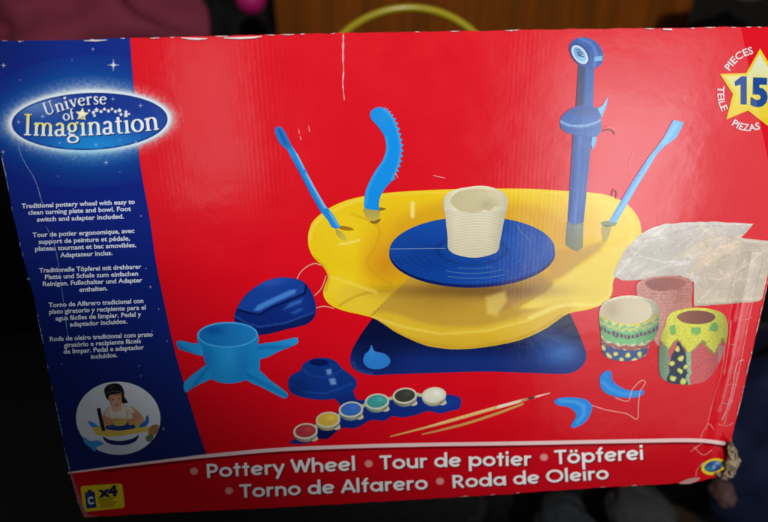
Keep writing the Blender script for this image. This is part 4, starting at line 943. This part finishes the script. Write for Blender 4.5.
def heap(name, c, size, col, label, cat, seed, group=None, rough=.85, amp=.30, freq=1.7, var=.12, parent=None, zmin=0.0, spec=.25, mat=None):
    bm = bmesh.new(); bmesh.ops.create_icosphere(bm, subdivisions=5, radius=1)
    for v in bm.verts:
        p = v.co.copy(); q = p*freq+Vector((seed*7.1, seed*3.3, 0))
        f = 1-abs(noise.noise(q))*amp*2.2+noise.noise(q*2.3)*amp*.4+abs(noise.noise(q*4.5))*amp*.10
        v.co = Vector((p.x*size[0], p.y*size[1], p.z*size[2]))*f
        if v.co.z+c[2] < zmin: v.co.z = zmin-c[2]+.0005*abs(noise.noise(q*3))
    for f in bm.faces: f.smooth = True
    me = bpy.data.meshes.new(name); bm.to_mesh(me); bm.free()
    o = newobj(name, me, mat or plain(name+'_cloth', col, rough, var, 9, .0008, 60, spec), parent); o.location = c
    if cat: tag(o, label, cat, group)
    return o

# cabinet behind the box
wd = wood_mat('brown_wood', (112, 58, 8), (140, 72, 10))
cL, cR = at(276, 20, 1.45), at(704, 10, 1.45)
cw = cR.x-cL.x; cx = (cL.x+cR.x)/2
cab = empty('wooden_cabinet', (cx, cL.y, 0))
tag(cab, 'brown wooden cabinet standing behind the toy box', 'cabinet')
boxobj('carcass', [(-cw/2, cw/2, 0, .42, .06, 1.25)], wd, cab)
for s in (-1, 1):
    d = boxobj('door', [(s*cw/4-cw/4+.02, s*cw/4+cw/4-.02, -.02, -.002, .1, .58)], wd, cab)
    boxobj('knob', [(s*.05-.012, s*.05+.012, -.045, -.022, .44, .464)], plain('brass', (120, 96, 50), .35, .1), d, .005)
for k, (z0, z1) in enumerate([(.61, .90), (.93, 1.22)]):
    boxobj('drawer_front', [(-cw/2+.02, cw/2-.02, -.02, -.002, z0, z1)], wd, cab)
boxobj('plinth', [(-cw/2+.03, cw/2-.03, .03, .4, 0, .059)], blackm, cab)

# yellow hoop just behind the box
hp = plain('yellow_plastic', (186, 170, 34), .25, .1, 8)
pa, pb, pt = at(340, 36, .85), at(477, 36, .85), at(406, 6.5, .85)
hc = (pa+pb)/2
half = (pb-pa).length/2; hgt = pt.z-hc.z
Rr = (half*half+hgt*hgt)/(2*hgt)
bm = bmesh.new()
n1_, n2_ = 96, 14
g_ = [[bm.verts.new(((Rr+.0052*math.cos(b))*math.cos(a), .0052*math.sin(b), (Rr+.0052*math.cos(b))*math.sin(a))) for b in [2*math.pi*j/n2_ for j in range(n2_)]] for a in [2*math.pi*i/n1_ for i in range(n1_)]]
for i in range(n1_):
    for j in range(n2_):
        f = bm.faces.new((g_[i][j], g_[(i+1) % n1_][j], g_[(i+1) % n1_][(j+1) % n2_], g_[i][(j+1) % n2_])); f.smooth = True
me = bpy.data.meshes.new('plastic_hoop'); bm.to_mesh(me); bm.free()
hoop = newobj('plastic_hoop', me, hp); hoop.location = (hc.x, hc.y, hc.z+hgt-Rr)
tag(hoop, 'yellow plastic hoop showing above the top edge of the toy box', 'hoop')

# dark trunk at the left with the blanket, the bag and the ball
tL = at(60, 45, 1.15)
tr = empty('storage_trunk', (tL.x-.12, tL.y+.25, 0))
tag(tr, 'black storage trunk at the left, behind the toy box', 'trunk')
boxobj('trunk_body', [(-.55, .42, -.28, .28, 0, tL.z-.25)], blackm, tr)
boxobj('trunk_lid', [(-.57, .44, -.30, .30, tL.z-.247, tL.z-.20)], blackm, tr)
p = at(45, 22, 1.15); 
heap('maroon_blanket', (p.x-.03, p.y+.22, tL.z-.02), (.34, .24, .24), (142, 56, 76), 'rumpled maroon blanket above the blue end of the box', 'blanket', 3, zmin=tL.z-.198, amp=.22, freq=1.6)
p = at(214, 28, 1.3)
heap('black_bag', (p.x, p.y+.12, .40), (.17, .16, p.z-.40+.10), (14, 14, 17), 'black bag slumped between the maroon blanket and the cabinet', 'bag', 5, amp=.15)
p = at(251, -1, 1.15)
bm = bmesh.new(); bmesh.ops.create_uvsphere(bm, u_segments=32, v_segments=20, radius=.030)
for f in bm.faces: f.smooth = True
me = bpy.data.meshes.new('pink_ball'); bm.to_mesh(me); bm.free()
ball = newobj('pink_ball', me, plain('pink_rubber', (190, 22, 110), .5, .1)); ball.location = p
tag(ball, 'bright pink ball resting on top of the black bag', 'ball')

# right side
p = at(762, 30, 1.2)
heap('dark_coat', (p.x+.02, p.y+.16, .42), (.17, .16, p.z-.42+.02), (17, 18, 21), 'black coat piled to the right of the cabinet', 'coat', 8, amp=.15)
p = at(742, -10, 1.05)
heap('white_bag', (p.x+.03, p.y+.02, p.z+.040), (.085, .07, .06), (205, 200, 190), 'white bag at the top right, on the black coat', 'bag', 11, amp=.12, zmin=0, spec=.4)
def floorheap(name, px, py, d, size, col, label, cat, seed, **kw):
    p = at(px, py, d)
    kw.setdefault('amp', .13 if max(size) < .1 else .26); kw.setdefault('freq', 1.3)
    return heap(name, (p.x, p.y, p.z), size, col, label, cat, seed, **kw)
floorheap('blue_jeans', 775, 430, .78, (.12, .12, .16), (7, 20, 50), 'heap of dark blue jeans to the right of the torn corner', 'jeans', 13)
floorheap('grey_jumper', 775, 362, .95, (.075, .08, .06), (44, 46, 49), 'grey jumper lying on the pile right of the box', 'jumper', 14)
floorheap('black_jacket', 830, 330, 1.15, (.24, .2, .45), (13, 14, 18), 'black jacket heaped to the right of the toy box', 'jacket', 16)
floorheap('grey_shirt', 566, 524, .80, (.045, .05, .03), (46, 50, 54), 'grey shirt lying below the word Töpferei', 'shirt', 17, group=None)
floorheap('pale_cloth', 640, 512, .82, (.05, .05, .03), (58, 58, 58), 'pale grey cloth below the bottom edge, left of the corner', 'cloth', 18)
floorheap('brown_scarf', 664, 530, .86, (.055, .05, .04), (52, 38, 24), 'brown scarf on the floor below the bottom right of the box', 'scarf', 19)
floorheap('dark_trousers', 640, 560, .95, (.34, .2, .12), (20, 21, 25), 'dark trousers spread on the floor under the right half', 'trousers', 20)
floorheap('pink_sock', 722, 492, .72, (.014, .02, .016), (84, 60, 58), 'small pinkish sock just below the torn corner', 'sock', 21)
floorheap('grey_towel', 330, 545, .78, (.06, .05, .02), (70, 74, 72), 'grey towel on the floor below the word Alfarero', 'towel', 22)

# ================================================================== LIGHT
W = bpy.data.worlds.new('World'); SC.world = W; W.use_nodes = True
W.node_tree.nodes['Background'].inputs[0].default_value = (.9, .95, 1, 1)
W.node_tree.nodes['Background'].inputs[1].default_value = .05

def loc(x, y, z): return MB @ Vector((x, y, z))
def aim(o, tgt): o.rotation_euler = (Vector(tgt)-o.location).to_track_quat('-Z', 'Y').to_euler()
sd = bpy.data.lights.new('key_spot', 'SPOT'); so = bpy.data.objects.new('key_spot', sd); COL.objects.link(so)
so.location = loc(.106, -1.283, 1.017); aim(so, loc(.315, 0, .841))
sd.energy = 84; sd.color = (1, .97, .94); sd.spot_size = 2*.616; sd.spot_blend = .30; sd.shadow_soft_size = .03  # added key lamp; its cone edge stands in for a shadow at lower left

# the window whose sheen lies on the right half of the glossy card
def mirror_dir(px, py):
    P = Vector(art(px, py).tolist()); C = MB.inverted() @ CAMP
    d = (P-C); d.y = -d.y
    return P, d.normalized()
def window(name, quad, dist, radiance, color=(1, 1, 1)):
    pts = []
    for px, py in quad:
        P, d = mirror_dir(px, py); pts.append(MB @ (P+d*(dist/abs(d.y))))
    c = sum(pts, Vector())/4
    ux = ((pts[1]-pts[0])+(pts[2]-pts[3]))/2; uy = ((pts[0]-pts[3])+(pts[1]-pts[2]))/2
    w, h = ux.length, uy.length
    ux.normalize(); uz = ux.cross(uy).normalized(); uy = uz.cross(ux)
    tgt = loc(0.05, 0, .17)
    if uz.dot(tgt-c) > 0: uz = -uz; ux = -ux   # lamps shine along -Z
    ld = bpy.data.lights.new(name, 'AREA'); lo = bpy.data.objects.new(name, ld); COL.objects.link(lo)
    m = Matrix((ux, uy, uz)).transposed().to_4x4(); m.translation = c; lo.matrix_world = m
    ld.shape = 'RECTANGLE'; ld.size = w; ld.size_y = h; ld.energy = radiance*math.pi*w*h; ld.color = color
    print(name, w, h, 'W', ld.energy)
window('low_window_light', [(556, 312), (815, 312), (800, 425), (545, 425)], .9, .36, (.93, .97, 1))
window('window_light', [(445, 15), (870, 15), (820, 308), (556, 308)], .9, .55, (.93, .97, 1))
window('added_sheen_light', [(500, 60), (650, 60), (716, 330), (572, 330)], .86, 1.3, (.93, .97, 1))  # extra lamp added to strengthen the sheen, not a pane
window('added_sheen_peak_light', [(572, 112), (672, 112), (694, 236), (590, 236)], .82, 2.0, (.93, .97, 1))  # another added lamp, nearer, for the peak of the sheen
window('added_left_sheen_light', [(162, 30), (262, 30), (250, 190), (175, 200)], .9, .75, (.93, .97, 1))  # small lamp added only for the faint sheen at upper left

SC.view_settings.view_transform = 'Standard'; SC.view_settings.look = 'None'
SC.view_settings.exposure = 0; SC.view_settings.gamma = 1
SC.render.engine = 'CYCLES'
SC.cycles.use_denoising = True
